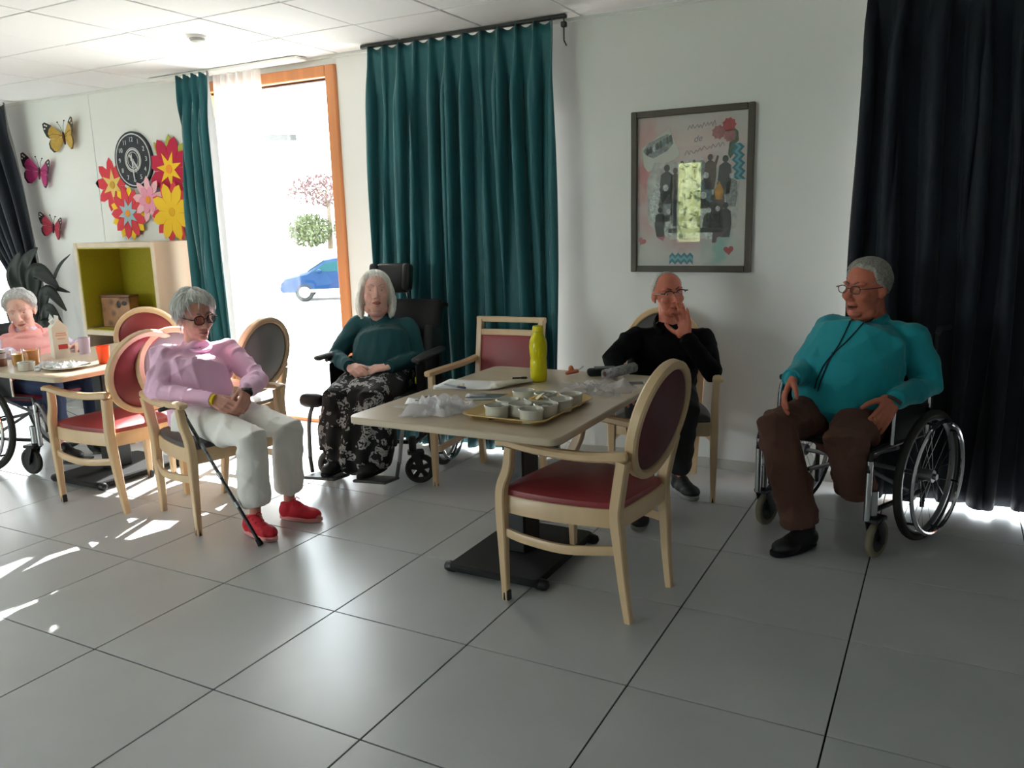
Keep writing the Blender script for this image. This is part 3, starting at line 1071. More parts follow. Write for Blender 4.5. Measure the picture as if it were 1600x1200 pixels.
# standard folding wheelchair, right
def folding_wheelchair(label, loc, rz, W=0.245, R=0.30, wb=0.42, tyre=DRUB, ctyre=DRUB, cR=0.085, foot=(1, -1), legrest=True, seatmat=CANVAS, back=True):
    t = thing('folding_wheelchair', label, 'wheelchair', loc, rz)
    for s in (-1, 1):
        big_wheel(t, 0, s * (W + 0.045), R, s, tyre=tyre)
        caster(t, wb, s * (W + 0.005), cR, 0.034, 0.3, ctyre)
        g = G()
        g.tube([(wb, s * W, 0.31), (wb, s * W, 0.205)], 0.021, seg=12)
        part('caster_housing', g, STEEL, t)
        part('front_post', G().tube([(wb + 0.04, y_, 0.47), (wb + 0.04, y_, 0.2)] if False else [(wb + 0.045, s * W, 0.45), (wb + 0.045, s * W, 0.19)], 0.0145, seg=12), STEEL, t)
        g = G()
        y = s * W
        g.tube(spline([(-0.08, y, 0.12), (-0.08, y, 0.45), (-0.10, y, 0.93)], 4), 0.0115, seg=8)
        g.tube(spline([(-0.08, y, 0.475), (wb - 0.02, y, 0.485), (wb + 0.04, y, 0.47), (wb + 0.05, y, 0.40)], 5), 0.0115, seg=8)
        g.tube([(-0.08, y, 0.20), (wb, y, 0.22)], 0.0115, seg=8)
        part('side_frame', g, BLACK if tyre is DRUB else ALU, t)
        g = G()
        g.tube(spline([(-0.05, y * 1.03, 0.48), (-0.05, y * 1.03, 0.66), (-0.02, y * 1.03, 0.69), (0.22, y * 1.03, 0.69), (0.27, y * 1.03, 0.66), (0.28, y * 1.03, 0.49)], 4), 0.009, seg=8)
        ar = part('armrest_frame', g, CHROME, t)
        part('armrest', G().box((0.10, y * 1.03, 0.708), (0.31, 0.05, 0.03), 0.012, seg=2), BLACK, ar)
        part('side_guard', G().box((0.11, y * 1.0, 0.585), (0.31, 0.006, 0.19), 0.002), BLACK, ar)
        part('push_handle', G().tube([(-0.10, y, 0.92), (-0.13, y, 0.945), (-0.22, y, 0.945)], [0.011, 0.014, 0.016], seg=8, rnd=2), BLACK, t)
        if s in foot:
            lr = part('legrest', G().tube(spline([(wb + 0.035, y, 0.46), (wb + 0.09, y * 0.98, 0.42), (wb + 0.17, y * 0.86, 0.14)], 5), 0.0105, seg=8).tube([(wb + 0.165, y * 0.86, 0.16), (wb + 0.175, y * 0.8, 0.09)], 0.012, seg=8), ALU, t)
            part('footplate', G().box((wb + 0.20, y * 0.52, 0.075), (0.13, 0.15, 0.014), 0.005, rot=Matrix.Rotation(-0.1, 3, 'Y')), BLACK, lr)
    g = G().tube([(0.0, -W, 0.2), (0.2, W, 0.46)], 0.010, seg=8).tube([(0.0, W, 0.2), (0.2, -W, 0.46)], 0.010, seg=8).tube([(0, -W - 0.05, R), (0, W + 0.05, R)], 0.011, seg=8)
    part('cross_brace', g, ALU, t)
    part('seat', G().box((0.18, 0, 0.475), (0.42, 2 * W - 0.02, 0.03), 0.01), seatmat, t)

    def bk(u, v):
        y = (u * 2 - 1) * (W - 0.004)
        return (-0.085 - 0.035 * math.cos((u - 0.5) * PI) - 0.018 * v, y, 0.5 + 0.40 * v)
    o = part('backrest', G().sheet(bk, 14, 8), CANVAS, t, sharp=180)
    solid(o, 0.016)
    return t


# the man's chair on the right: front faces (-0.43, -0.90)
RT = math.atan2(-0.92, -0.375)
folding_wheelchair('folding wheelchair with chrome handrims that the man in the turquoise top sits in', (2.905, 2.435, 0), RT, W=0.265, R=0.30, wb=0.40, ctyre=TYREB, tyre=DRUB, foot=())
# the chair at the left table, facing right
folding_wheelchair('wheelchair at the left table with the woman in the pink vest', (-2.13, 1.44, 0), 0.12, W=0.235, R=0.30, wb=0.40, ctyre=DRUB, foot=(1, -1), seatmat=M('crimson_cushion', srgb(150, 28, 62), 0.7))

# tilting care chair for the woman in dark teal
t = thing('tilt_wheelchair', 'black tilting wheelchair with headrest beside the bright door', 'wheelchair', (0.22, 2.335, 0), math.atan2(-0.98, 0.21))
W = 0.29
for s in (-1, 1):
    big_wheel(t, -0.06, s * (W + 0.04), 0.27, s, spokes=16)
    caster(t, 0.36, s * (W - 0.01), 0.088, 0.036, 0.27, RUBBER if s < 0 else DRUB, spokes=5, sw=-1.1)
    y = s * W
    g = G()
    g.tube(spline([(-0.14, y, 0.24), (0.0, y, 0.25), (0.34, y, 0.24)], 4), 0.014, seg=8)
    g.tube([(0.36, y, 0.20), (0.36, y, 0.28)], 0.02, seg=10)
    g.tube([(-0.06, y, 0.27), (-0.06, y, 0.45), (0.3, y, 0.47)], 0.013, seg=8)
    g.tube([(0.25, y, 0.24), (0.12, y, 0.45)], 0.012, seg=8)
    part('side_frame', g, BLACK, t)
    ar = part('armrest_frame', G().tube([(-0.12, y, 0.46), (-0.12, y, 0.69), (0.24, y, 0.69)], 0.012, seg=8).tube([(0.12, y, 0.47), (0.12, y, 0.69)], 0.012, seg=8), BLACK, t)
    part('armrest', G().tube([(-0.15, y, 0.71), (0.1, y, 0.712), (0.30, y + s * 0.02, 0.712)], [(0.034, 0.018), (0.036, 0.018), (0.03, 0.016)], up=(0, 0, 1), rnd=3, seg=12), M('armrest_grey', srgb(60, 62, 62), 0.6), ar)
    part('side_guard', G().box((0.06, y - s * 0.012, 0.57), (0.34, 0.01, 0.2), 0.004), CANVAS, ar)
    lr = part('legrest', G().tube(spline([(0.36, y, 0.47), (0.44, y, 0.45), (0.49, y, 0.36), (0.53, y * 0.95, 0.17)], 5), 0.012, seg=8), ALU, t)
    part('knee_pad', G().tube([(0.44, y - 0.035, 0.49), (0.44, y + 0.035, 0.49)], 0.042, seg=16, rnd=2), BLACK, lr)
    part('calf_pad', G().box((0.46, y * 0.6, 0.33), (0.035, 0.13, 0.17), 0.015, seg=2), BLACK, lr)
    part('footplate', G().box((0.575, y * 0.53, 0.085), (0.19, 0.2, 0.016), 0.006, rot=Matrix.Rotation(-0.15, 3, 'Y')).tube([(0.53, y * 0.95, 0.18), (0.54, y * 0.9, 0.09)], 0.011, seg=8), M('footplate_grey', srgb(70, 70, 70), 0.5), lr)
    part('push_handle', G().tube([(-0.3, y * 0.8, 0.93), (-0.36, y * 0.82, 0.96), (-0.45, y * 0.82, 0.95)], [0.012, 0.016, 0.017], seg=8, rnd=2), BLACK, t)
    part('back_tube', G().tube([(-0.1, y * 0.8, 0.42), (-0.3, y * 0.8, 0.95)], 0.013, seg=8), BLACK, t)
    part('side_bolster', G().box((-0.14, s * 0.235, 0.72), (0.2, 0.06, 0.26), 0.028, seg=3, rot=Matrix.Rotation(-0.3, 3, 'Y')), CANVAS, t)
part('seat', G().box((0.12, 0, 0.475), (0.48, 0.52, 0.07), 0.025, seg=3), CANVAS, t)
part('backrest', G().box((0, 0, 0), (0.09, 0.5, 0.55), 0.035, seg=3).xf(Matrix.Translation((-0.225, 0, 0.74)) @ Matrix.Rotation(-0.34, 4, 'Y')), CANVAS, t)
HRM = Matrix.Translation((-0.30, -0.075, 1.135)) @ Matrix.Rotation(-0.25, 4, 'Y')
g = G().box((0, 0, 0), (0.07, 0.235, 0.19), 0.033, seg=3)
hr = part('headrest', g.xf(HRM), M('black_leatherette', srgb(26, 26, 30), 0.35), t)
for s in (-1, 1):
    part('side_wing', G().box((0.035, s * 0.115, 0.0), (0.09, 0.05, 0.17), 0.022, seg=3).xf(HRM), MATS['black_leatherette'], hr)
part('headrest_post', G().tube([(-0.36, -0.01, 0.8), (-0.385, -0.01, 1.0), (-0.34, -0.01, 1.12)], 0.012, seg=8), STEEL, t)
part('axle', G().tube([(-0.06, -W - 0.03, 0.27), (-0.06, W + 0.03, 0.27)], 0.013, seg=8).tube([(0.34, -W, 0.24), (0.34, W, 0.24)], 0.012, seg=8), BLACK, t)
part('belt_clip', G().box((0.16, 0.265, 0.59), (0.05, 0.02, 0.025), 0.005).box((0.19, 0.26, 0.575), (0.02, 0.016, 0.04), 0.004), M('yellow_clip', srgb(214, 200, 40), 0.5), t)
# ------------------------------------------------------------------ figure tools
def blob(name, g, voxel, smooth=4, mats=None, post=None):
    """union of overlapping solids -> one continuous smooth surface"""
    me0 = mesh_of(name + '_rough', g, [], sharp=180, smooth=False)
    o = bpy.data.objects.new('rough', me0)
    C.objects.link(o)
    m = o.modifiers.new('r', 'REMESH')
    m.mode = 'VOXEL'
    m.voxel_size = voxel
    if smooth:
        s = o.modifiers.new('s', 'SMOOTH')
        s.factor = 0.5
        s.iterations = smooth
    dg = bpy.context.evaluated_depsgraph_get()
    me = bpy.data.meshes.new_from_object(o.evaluated_get(dg))
    bpy.data.objects.remove(o)
    bpy.data.meshes.remove(me0)
    me.name = name
    n = len(me.vertices)
    co = np.empty(n * 3)
    me.vertices.foreach_get('co', co)
    co = co.reshape(-1, 3)
    if post:
        nr = np.empty(n * 3)
        me.vertex_normals.foreach_get('vector', nr)
        co = post(co, nr.reshape(-1, 3))
        me.vertices.foreach_set('co', co.ravel())
    me.materials.clear()
    for x in (mats if isinstance(mats, (list, tuple)) else [mats]):
        me.materials.append(x)
    me.shade_smooth()
    me.update()
    return me


def folds(seed, amp, freq, ax=(1, 1, 1), ridge=True):
    """cloth folds as a displacement along the normal"""
    rg = np.random.default_rng(seed)
    ks = []
    for _ in range(5):
        d = rg.normal(size=3) * np.array(ax)
        d /= np.linalg.norm(d)
        d2 = rg.normal(size=3)
        d2 /= np.linalg.norm(d2)
        ks.append((d * freq * rg.uniform(0.6, 1.5), rg.uniform(0, 6.3), d2 * freq * 0.45, rg.uniform(0, 6.3)))

    def fn(co, nr):
        h = np.zeros(len(co))
        for d, p, d2, p2 in ks:
            w = np.sin(co @ d + p + 1.8 * np.sin(co @ d2 + p2))
            h += (1 - 2 * np.abs(w)) if ridge else w
        return co + nr * np.maximum(h / 5 * amp + amp * 0.12, -0.0035)[:, None]
    return fn


def frame(c, f, up=(0, 0, 1), roll=0.0):
    f = V(f).normalized()
    y = V(up).cross(f).normalized()
    z = f.cross(y)
    m = Matrix(((f.x, y.x, z.x, c[0]), (f.y, y.y, z.y, c[1]), (f.z, y.z, z.z, c[2]), (0, 0, 0, 1)))
    return m @ Matrix.Rotation(roll, 4, 'X')


def face_dir(az, pitch):
    a, p = math.radians(az), math.radians(pitch)
    return (math.cos(a) * math.cos(p), math.sin(a) * math.cos(p), math.sin(p))


def head_prims(g, Hm, fat=0.0, nose=1.0):
    s = g.mark()
    g.ell((-0.012, 0, 0.035), (0.098, 0.076, 0.084), seg=24, rings=16)
    g.ell((0.024, 0, -0.02), (0.07, 0.065 + fat * 0.4, 0.09), seg=24, rings=16)
    g.ell((0.026, 0, -0.072), (0.056, 0.052 + fat, 0.046), seg=20, rings=12)
    g.ell((0.066, 0, -0.1), (0.022, 0.027 + fat * 0.5, 0.018))
    for q in (-1, 1):
        g.ell((0.058, q * 0.037, -0.024), (0.030, 0.025 + fat * 0.5, 0.026))
        g.ell((0.072, q * 0.029, 0.031), (0.019, 0.029, 0.0095))
        g.ell((0.062, q * 0.031, 0.0155), (0.0165, 0.0165, 0.0085))
        g.ell((0.062, q * 0.031, -0.003), (0.0155, 0.0155, 0.007))
        g.ell((0.099, q * 0.0125, -0.035), (0.013, 0.0085, 0.0078))
        r = Matrix.Rotation(math.radians(q * -18), 3, 'Z') @ Matrix.Rotation(math.radians(12), 3, 'Y')
        g.ell((-0.012, q * 0.079, -0.002), (0.019, 0.007, 0.031), rot=r)
        g.ell((-0.004, q * 0.076, -0.026), (0.010, 0.007, 0.012))
        if fat > 0.003:
            g.ell((0.02, q * 0.04, -0.095), (0.035, 0.03, 0.03))
    g.tube([(0.086, 0, 0.022), (0.099, 0, -0.008), (0.110 + 0.006 * nose, 0, -0.029)], [0.0085, 0.0105, 0.0128 * nose], seg=12, rnd=3)
    g.ell((0.0865, 0, -0.0605), (0.0125, 0.0235, 0.0062))
    g.ell((0.0845, 0, -0.0735), (0.0125, 0.02, 0.0066))
    if fat > 0.003:
        g.ell((0.02, 0, -0.118), (0.05, 0.045, 0.028))
    g.xf(Hm, s)


def head_carve(Hm, mouth_open=0.0):
    inv = np.array(Hm.inverted())
    fx = np.array(Hm.to_3x3())

    def fn(co, nr):
        lc = co @ inv[:3, :3].T + inv[:3, 3]
        x, y, z = lc[:, 0], lc[:, 1], lc[:, 2]
        front = x > 0.03
        d = np.zeros((len(co), 3))
        for q in (-1, 1):
            d[:, 0] -= 0.0085 * np.exp(-((y - q * 0.031) / 0.013) ** 2 - ((z - 0.0075) / 0.0085) ** 2) * front
            t = np.clip((-0.036 - z) / 0.042, 0, 1)
            yl = q * (0.021 + 0.014 * t)
            d[:, 0] -= 0.0032 * np.exp(-((y - yl) / 0.0042) ** 2) * (z < -0.034) * (z > -0.08) * front
            d[:, 0] -= 0.002 * np.exp(-((z - (-0.012 - 0.08 * abs(0))) / 0.004) ** 2 - ((y - q * 0.03) / 0.012) ** 2) * front
        for zz in (0.05, 0.06):
            d[:, 0] -= 0.0014 * np.exp(-((z - zz) / 0.0028) ** 2) * (np.abs(y) < 0.045) * front
        w = 0.0028 + mouth_open * 0.5
        d[:, 0] -= (0.0055 + mouth_open * 1.5) * np.exp(-((z + 0.067) / w) ** 2) * (1 / (1 + np.exp((np.abs(y) - 0.023) / 0.0016))) * front
        return co + d @ fx.T
    return fn


def head_surface(dirs):
    """distance from (-.012,0,.02) to the bare skull along unit dirs"""
    o = np.array([-0.012, 0, 0.02])
    out = np.zeros(len(dirs))
    for c, r in (((-0.012, 0, 0.035), (0.098, 0.076, 0.084)), ((0.024, 0, -0.02), (0.07, 0.065, 0.09)), ((0.026, 0, -0.072), (0.056, 0.052, 0.046)), ((-0.03, 0, -0.1), (0.056, 0.058, 0.09))):
        c, r = np.array(c), np.array(r)
        D = dirs / r
        O = (o - c) / r
        a = (D * D).sum(1)
        b = 2 * (D @ O)
        k = O @ O - 1
        disc = b * b - 4 * a * k
        t = np.where(disc > 0, (-b + np.sqrt(np.maximum(disc, 0))) / (2 * a), 0)
        out = np.maximum(out, t)
    return out


def hair_mesh(Hm, line, thick, seed=1, rip=0.0015, nf=26, extra=None, nu=150, nv=90):
    """hair as a shell over the skull; line(az)=lowest elevation with hair (degrees), thick(az, el)=depth"""
    rg = np.random.default_rng(seed)
    az = np.radians(np.linspace(-180, 180, nu, endpoint=False))
    el = np.radians(np.linspace(-68, 90, nv))
    A, E = np.meshgrid(az, el, indexing='ij')
    D = np.stack([np.cos(A) * np.cos(E), np.sin(A) * np.cos(E), np.sin(E)], -1).reshape(-1, 3)
    base = head_surface(D)
    Ad, Ed = np.degrees(A).ravel(), np.degrees(E).ravel()
    L = line(np.abs(Ad), Ad)
    ph = rg.uniform(0, 6.3, 8)
    edge = np.clip((Ed - L) / 9.0, -1, 1)
    t = np.where(edge > 0, thick(Ad, Ed) * (1 - (1 - np.clip(edge, 0, 1)) ** 2.2), edge * 0.012)
    k = np.radians(Ad)
    strand = np.zeros_like(t)
    for i in range(6):
        strand += np.sin(k * (nf + i * 9) + ph[i] + 2.2 * np.sin(Ed * 0.05 + ph[(i + 3) % 8]) + 0.06 * Ed * (1 if i % 2 else -1))
    t = t + np.where(edge > 0, strand / 3 * rip * np.clip(edge, 0, 1) * np.clip((88 - Ed) / 30, 0, 1), 0)
    if extra is not None:
        t = t + extra(Ad, Ed) * np.clip(edge, 0, 1)
    R = base + t
    P = np.array([-0.012, 0, 0.02]) + D * R[:, None]
    m = np.array(Hm)
    P = P @ m[:3, :3].T + m[:3, 3]
    keep = (edge > -0.55).reshape(nu, nv)
    fs = []
    for i in range(nu):
        i2 = (i + 1) % nu
        for j in range(nv - 1):
            if keep[i, j] or keep[i2, j] or keep[i, j + 1] or keep[i2, j + 1]:
                fs.append((i * nv + j, i2 * nv + j, i2 * nv + j + 1, i * nv + j + 1))
    g = G()
    g.v = [tuple(p) for p in P]
    g.f = fs
    g.mi = [0] * len(fs)
    return g


def strands(g, Hm, n, seed, line, thick, length=0.05, r=0.0016, wild=0.3):
    """loose locks lying on the hair shell"""
    rg = random.Random(seed)
    m = np.array(Hm)
    for _ in range(n):
        az = rg.uniform(-180, 180)
        el = math.degrees(math.asin(rg.uniform(-0.35, 1)))
        lim = float(line(np.array([abs(az)]), np.array([az]))[0])
        if el < lim + 10:
            continue
        pts = []
        da = rg.uniform(-1, 1) * 26
        lift = rg.uniform(0, wild)
        for k in range(5):
            e = el - k * math.degrees(length / 0.11) / 4
            a = az + da * k / 4
            d = np.array([[math.cos(math.radians(a)) * math.cos(math.radians(e)), math.sin(math.radians(a)) * math.cos(math.radians(e)), math.sin(math.radians(e))]])
            R = head_surface(d)[0] + float(thick(np.array([a]), np.array([e]))[0]) * (0.96 + 0.03 * k * 0) + 0.001 + lift * 0.012 * k / 4
            p = np.array([-0.012, 0, 0.02]) + d[0] * R
            pts.append(V(m[:3, :3] @ p + m[:3, 3]))
        g.tube(pts, [r * 0.6, r * 1.2, r * 1.2, r, r * 0.3], seg=5)


def hand(g, W, d, n, side, curl=(0.35, 0.35, 0.4, 0.45), spread=0.10, thumb=(0.55, 0.75, 0.25), tbend=0.35, sc=1.0, base=None):
    """palm, four fingers and a thumb. W wrist, d wrist->knuckles, n palm normal, side +1 left / -1 right"""
    W, d, n = V(W), V(d).normalized(), V(n)
    n = (n - d * n.dot(d)).normalized()
    t = n.cross(d) * side
    t.normalize()
    offs = (0.030, 0.0105, -0.0095, -0.028)
    fwd = (0.088, 0.092, 0.087, 0.078)
    ph = ((0.043, 0.026, 0.020), (0.047, 0.030, 0.021), (0.043, 0.027, 0.020), (0.033, 0.021, 0.018))
    R3 = Matrix((d, t, n)).transposed()
    g.ell(W + (d * 0.045 + n * 0.002) * sc, (0.050 * sc, 0.036 * sc, 0.0135 * sc), rot=R3, seg=18, rings=12)
    g.ell(W, (0.03 * sc, 0.026 * sc, 0.019 * sc), rot=R3)
    tips = []
    for i in range(4):
        K = W + (d * fwd[i] + t * offs[i]) * sc
        g.tube([W + t * offs[i] * 0.55 * sc + d * 0.01, K], [0.0115 * sc, 0.0112 * sc], seg=10, rnd=2)
        dr = (d + t * spread * (1.5 - i)).normalized()
        ax = dr.cross(n).normalized()
        p = [K]
        ang = 0
        c = curl[i]
        for k, l in enumerate(ph[i]):
            ang += c * (0.85, 1.1, 0.7)[k]
            q = dr * math.cos(ang) + n * math.sin(ang)
            p.append(p[-1] + q * l * sc)
        r0 = (0.0098, 0.0099, 0.0095, 0.0083)[i] * sc
        g.tube(p, [r0 * 1.04, r0, r0 * 0.93, r0 * 0.78], seg=10, rnd=3)
        for m_ in (1, 2):
            g.ell(p[m_], r0 * 1.06, seg=8, rings=6)
        tips.append(p[-1])
    b = W + (d * 0.022 + t * 0.022 + n * 0.006) * sc
    td = (d * thumb[0] + t * thumb[1] + n * thumb[2]).normalized()
    p = [b, b + td * 0.043 * sc]
    td2 = (td + d * tbend - t * tbend * 0.5).normalized()
    p.append(p[-1] + td2 * 0.033 * sc)
    td3 = (td2 + d * tbend * 0.6 - t * tbend * 0.6).normalized()
    p.append(p[-1] + td3 * 0.026 * sc)
    g.tube(p, [0.0155 * sc, 0.0125 * sc, 0.0112 * sc, 0.0088 * sc], seg=10, rnd=3)
    g.ell(b + td * 0.012 * sc, (0.026 * sc, 0.018 * sc, 0.016 * sc), rot=R3)
    return tips


def eyes(root, Hm, loc, iris):
    m = Matrix.Translation(-V(loc)) @ Hm
    for q in (-1, 1):
        g = G()
        g.ell((0.0630, q * 0.031, 0.0070), 0.0118, seg=14, rings=10)
        g.m = 1
        g.ell((0.0702, q * 0.031, 0.0065), (0.0052, 0.0062, 0.0062), seg=10, rings=8)
        g.m = 2
        g.ell((0.0733, q * 0.031, 0.0065), (0.0026, 0.0026, 0.0026), seg=8, rings=6)
        part('eye', g.xf(m), [M('eye_white', srgb(196, 180, 170), 0.3), iris, M('pupil', (0.01, 0.01, 0.01), 0.2)], root)


def brows(root, Hm, loc, mat, r=0.0042):
    m = Matrix.Translation(-V(loc)) @ Hm
    for q in (-1, 1):
        g = G().tube([(0.0895, q * 0.013, 0.0300), (0.0875, q * 0.030, 0.0365), (0.0735, q * 0.047, 0.031)], [(r * 0.7, r * 0.5), (r, r * 0.55), (r * 0.5, r * 0.3)], up=(1, 0, 0), rnd=2, seg=8)
        part('eyebrow', g.xf(m), mat, root)


def lips(root, Hm, loc, mat, open_=0.0):
    m = Matrix.Translation(-V(loc)) @ Hm
    g = G()
    g.tube(spline([(0.0805, -0.0235, -0.0668), (0.0965, -0.009, -0.0628), (0.0985, 0, -0.0640), (0.0965, 0.009, -0.0628), (0.0805, 0.0235, -0.0668)], 5), [(0.0032, 0.0028)] * 21, seg=8, rnd=1)
    g.tube(spline([(0.0805, -0.0225, -0.0676), (0.0945, -0.009, -0.0722 - open_), (0.0955, 0, -0.0725 - open_), (0.0945, 0.009, -0.0722 - open_), (0.0805, 0.0225, -0.0676)], 5), [(0.0032, 0.0034)] * 21, seg=8, rnd=1)
    part('lips', g.xf(m), mat, root, kind=None)
    if open_ > 0.001:
        part('mouth', G().ell((0.083, 0, -0.068 - open_ * 0.5), (0.0125, 0.018, 0.002 + open_ * 0.55)).xf(m), M('mouth_inside', srgb(60, 24, 22), 0.6), root)


def glasses(root, Hm, loc, mat, rw=0.0235, rh=0.0185, z=0.006, thick=0.0016, tint=(0.9, 0.88, 0.86), half=False, name='glasses', lens=None):
    m = Matrix.Translation(-V(loc)) @ Hm
    g = G()
    for q in (-1, 1):
        n = 28
        pts = []
        for i in range(n):
            a = 2 * PI * i / n
            e = 0.8
            cx = math.copysign(abs(math.cos(a)) ** e, math.cos(a))
            cz = math.copysign(abs(math.sin(a)) ** e, math.sin(a))
            pts.append((0.108 - abs(0.033 + cx * rw * 1) * 0.10, q * (0.033 + cx * rw), z + cz * rh))
        if half:
            pts2 = [p for p in pts if p[2] > z - 0.001]
            pts2.sort(key=lambda p: p[1])
            g.tube(pts2, thick, seg=6)
        else:
            g.tube(pts, thick, seg=6, closed=True)
        g.tube([(0.104, q * 0.0565, z + 0.006), (0.096, q * 0.074, z + 0.007), (0.04, q * 0.081, z + 0.006), (-0.022, q * 0.0815, z + 0.004), (-0.04, q * 0.08, z - 0.014)], thick * 1.05, seg=6)
    g.tube(spline([(0.1055, -0.011, z + 0.004), (0.1115, 0, z + 0.008), (0.1055, 0.011, z + 0.004)], 4), thick, seg=6)
    o = part(name, g.xf(m), mat, root)
    lm = lens or MATS.get('lens_glass') or pane_mat('lens_glass', (0.93, 0.93, 0.93), 0.05)
    for q in (-1, 1):
        g = G()
        n = 20
        vs = [(0.1055, q * 0.033, z)]
        for i in range(n):
            a = 2 * PI * i / n
            vs.append((0.1075 - abs(0.033 + math.cos(a) * rw) * 0.10, q * (0.033 + math.cos(a) * rw * 0.98), z + math.sin(a) * rh * 0.98))
        g.add(vs, [(0, 1 + i, 1 + (i + 1) % n) for i in range(n)])
        part('lens', g.xf(m), lm, o)
    return o


def shoe(root, loc, heel, toe, ankle, mat, sole_mat, L=None, high=0.06, wid=0.046, lace=None, boot=0.0):
    """upper (one surface) with sole and laces; heel and toe are on the ground line"""
    h, t = V(heel), V(toe)
    d = (t - h)
    ln = d.length
    d.normalize()
    up = V((0, 0, 1)) - d * d.z
    up.normalize()
    y = up.cross(d)
    mt = Matrix(((d.x, y.x, up.x, h.x), (d.y, y.y, up.y, h.y), (d.z, y.z, up.z, h.z), (0, 0, 0, 1)))
    s = ln / 0.27
    g = G()
    mk = g.mark()
    g.ell((0.045 * s, 0, 0.045), (0.05 * s, wid * 0.82, 0.045))
    g.ell((0.12 * s, 0, 0.04), (0.10 * s, wid * 0.86, 0.044))
    g.ell((0.19 * s, 0.004, 0.033), (0.078 * s, wid * 0.98, 0.034))
    g.ell((0.09 * s, 0, 0.06), (0.075 * s, wid * 0.7, 0.045))
    g.xf(mt, mk)
    a = V(ankle)
    b = h + d * 0.055 * s + up * 0.05
    top = b + (a - b).normalized() * (high + boot)
    g.tube([b, top], [0.042, 0.04 + boot * 0.05], seg=14)
    T = Matrix.Translation(-V(loc))
    me = blob('shoe', g.xf(T), 0.006, 3, mat)
    o = part('shoe', me, None, root)
    g = G()
    out = []
    for i in range(28):
        q = 2 * PI * i / 28
        cx, cy = math.cos(q), math.sin(q)
        x = 0.135 * s + 0.138 * s * cx
        w = wid * (0.86 + 0.12 * cx) * (1 + 0.0)
        out.append((x, w * math.copysign(abs(cy) ** 0.75, cy)))
    g.prism(out, -0.0, 0.022, 0.004)
    part('sole', g.xf(T @ mt), sole_mat, o)
    if lace:
        g = G()
        for k in range(4):
            x = (0.11 + 0.026 * k) * s
            z = 0.098 - 0.0115 * k
            g.tube(spline([(x, -0.026, z - 0.012), (x + 0.003, 0, z), (x, 0.026, z - 0.012)], 4), 0.0028, seg=6)
        g.tube(spline([(0.105 * s, 0.0, 0.102), (0.10 * s, 0.02, 0.112), (0.115 * s, 0.03, 0.1)], 3), 0.0025, seg=6)
        part('laces', g.xf(T @ mt), lace, o)
    return o


def person(label, loc):
    return thing('person', label, 'person', loc)


def lerp(a, b, t):
    return V(a) * (1 - t) + V(b) * t


SKIN = {}


def skin(name, c, c2=None):
    return M(name, srgb(*c), 0.52, var=(22, 0.08), bump=(160, 0.12), sss=0.12)


IRIS_B = M('iris_blue_grey', srgb(86, 104, 112), 0.2)
IRIS_N = M('iris_brown', srgb(72, 50, 34), 0.2)
# ------------------------------------------------------------------ people
def local(g, loc):
    return g.xf(Matrix.Translation(-V(loc)))


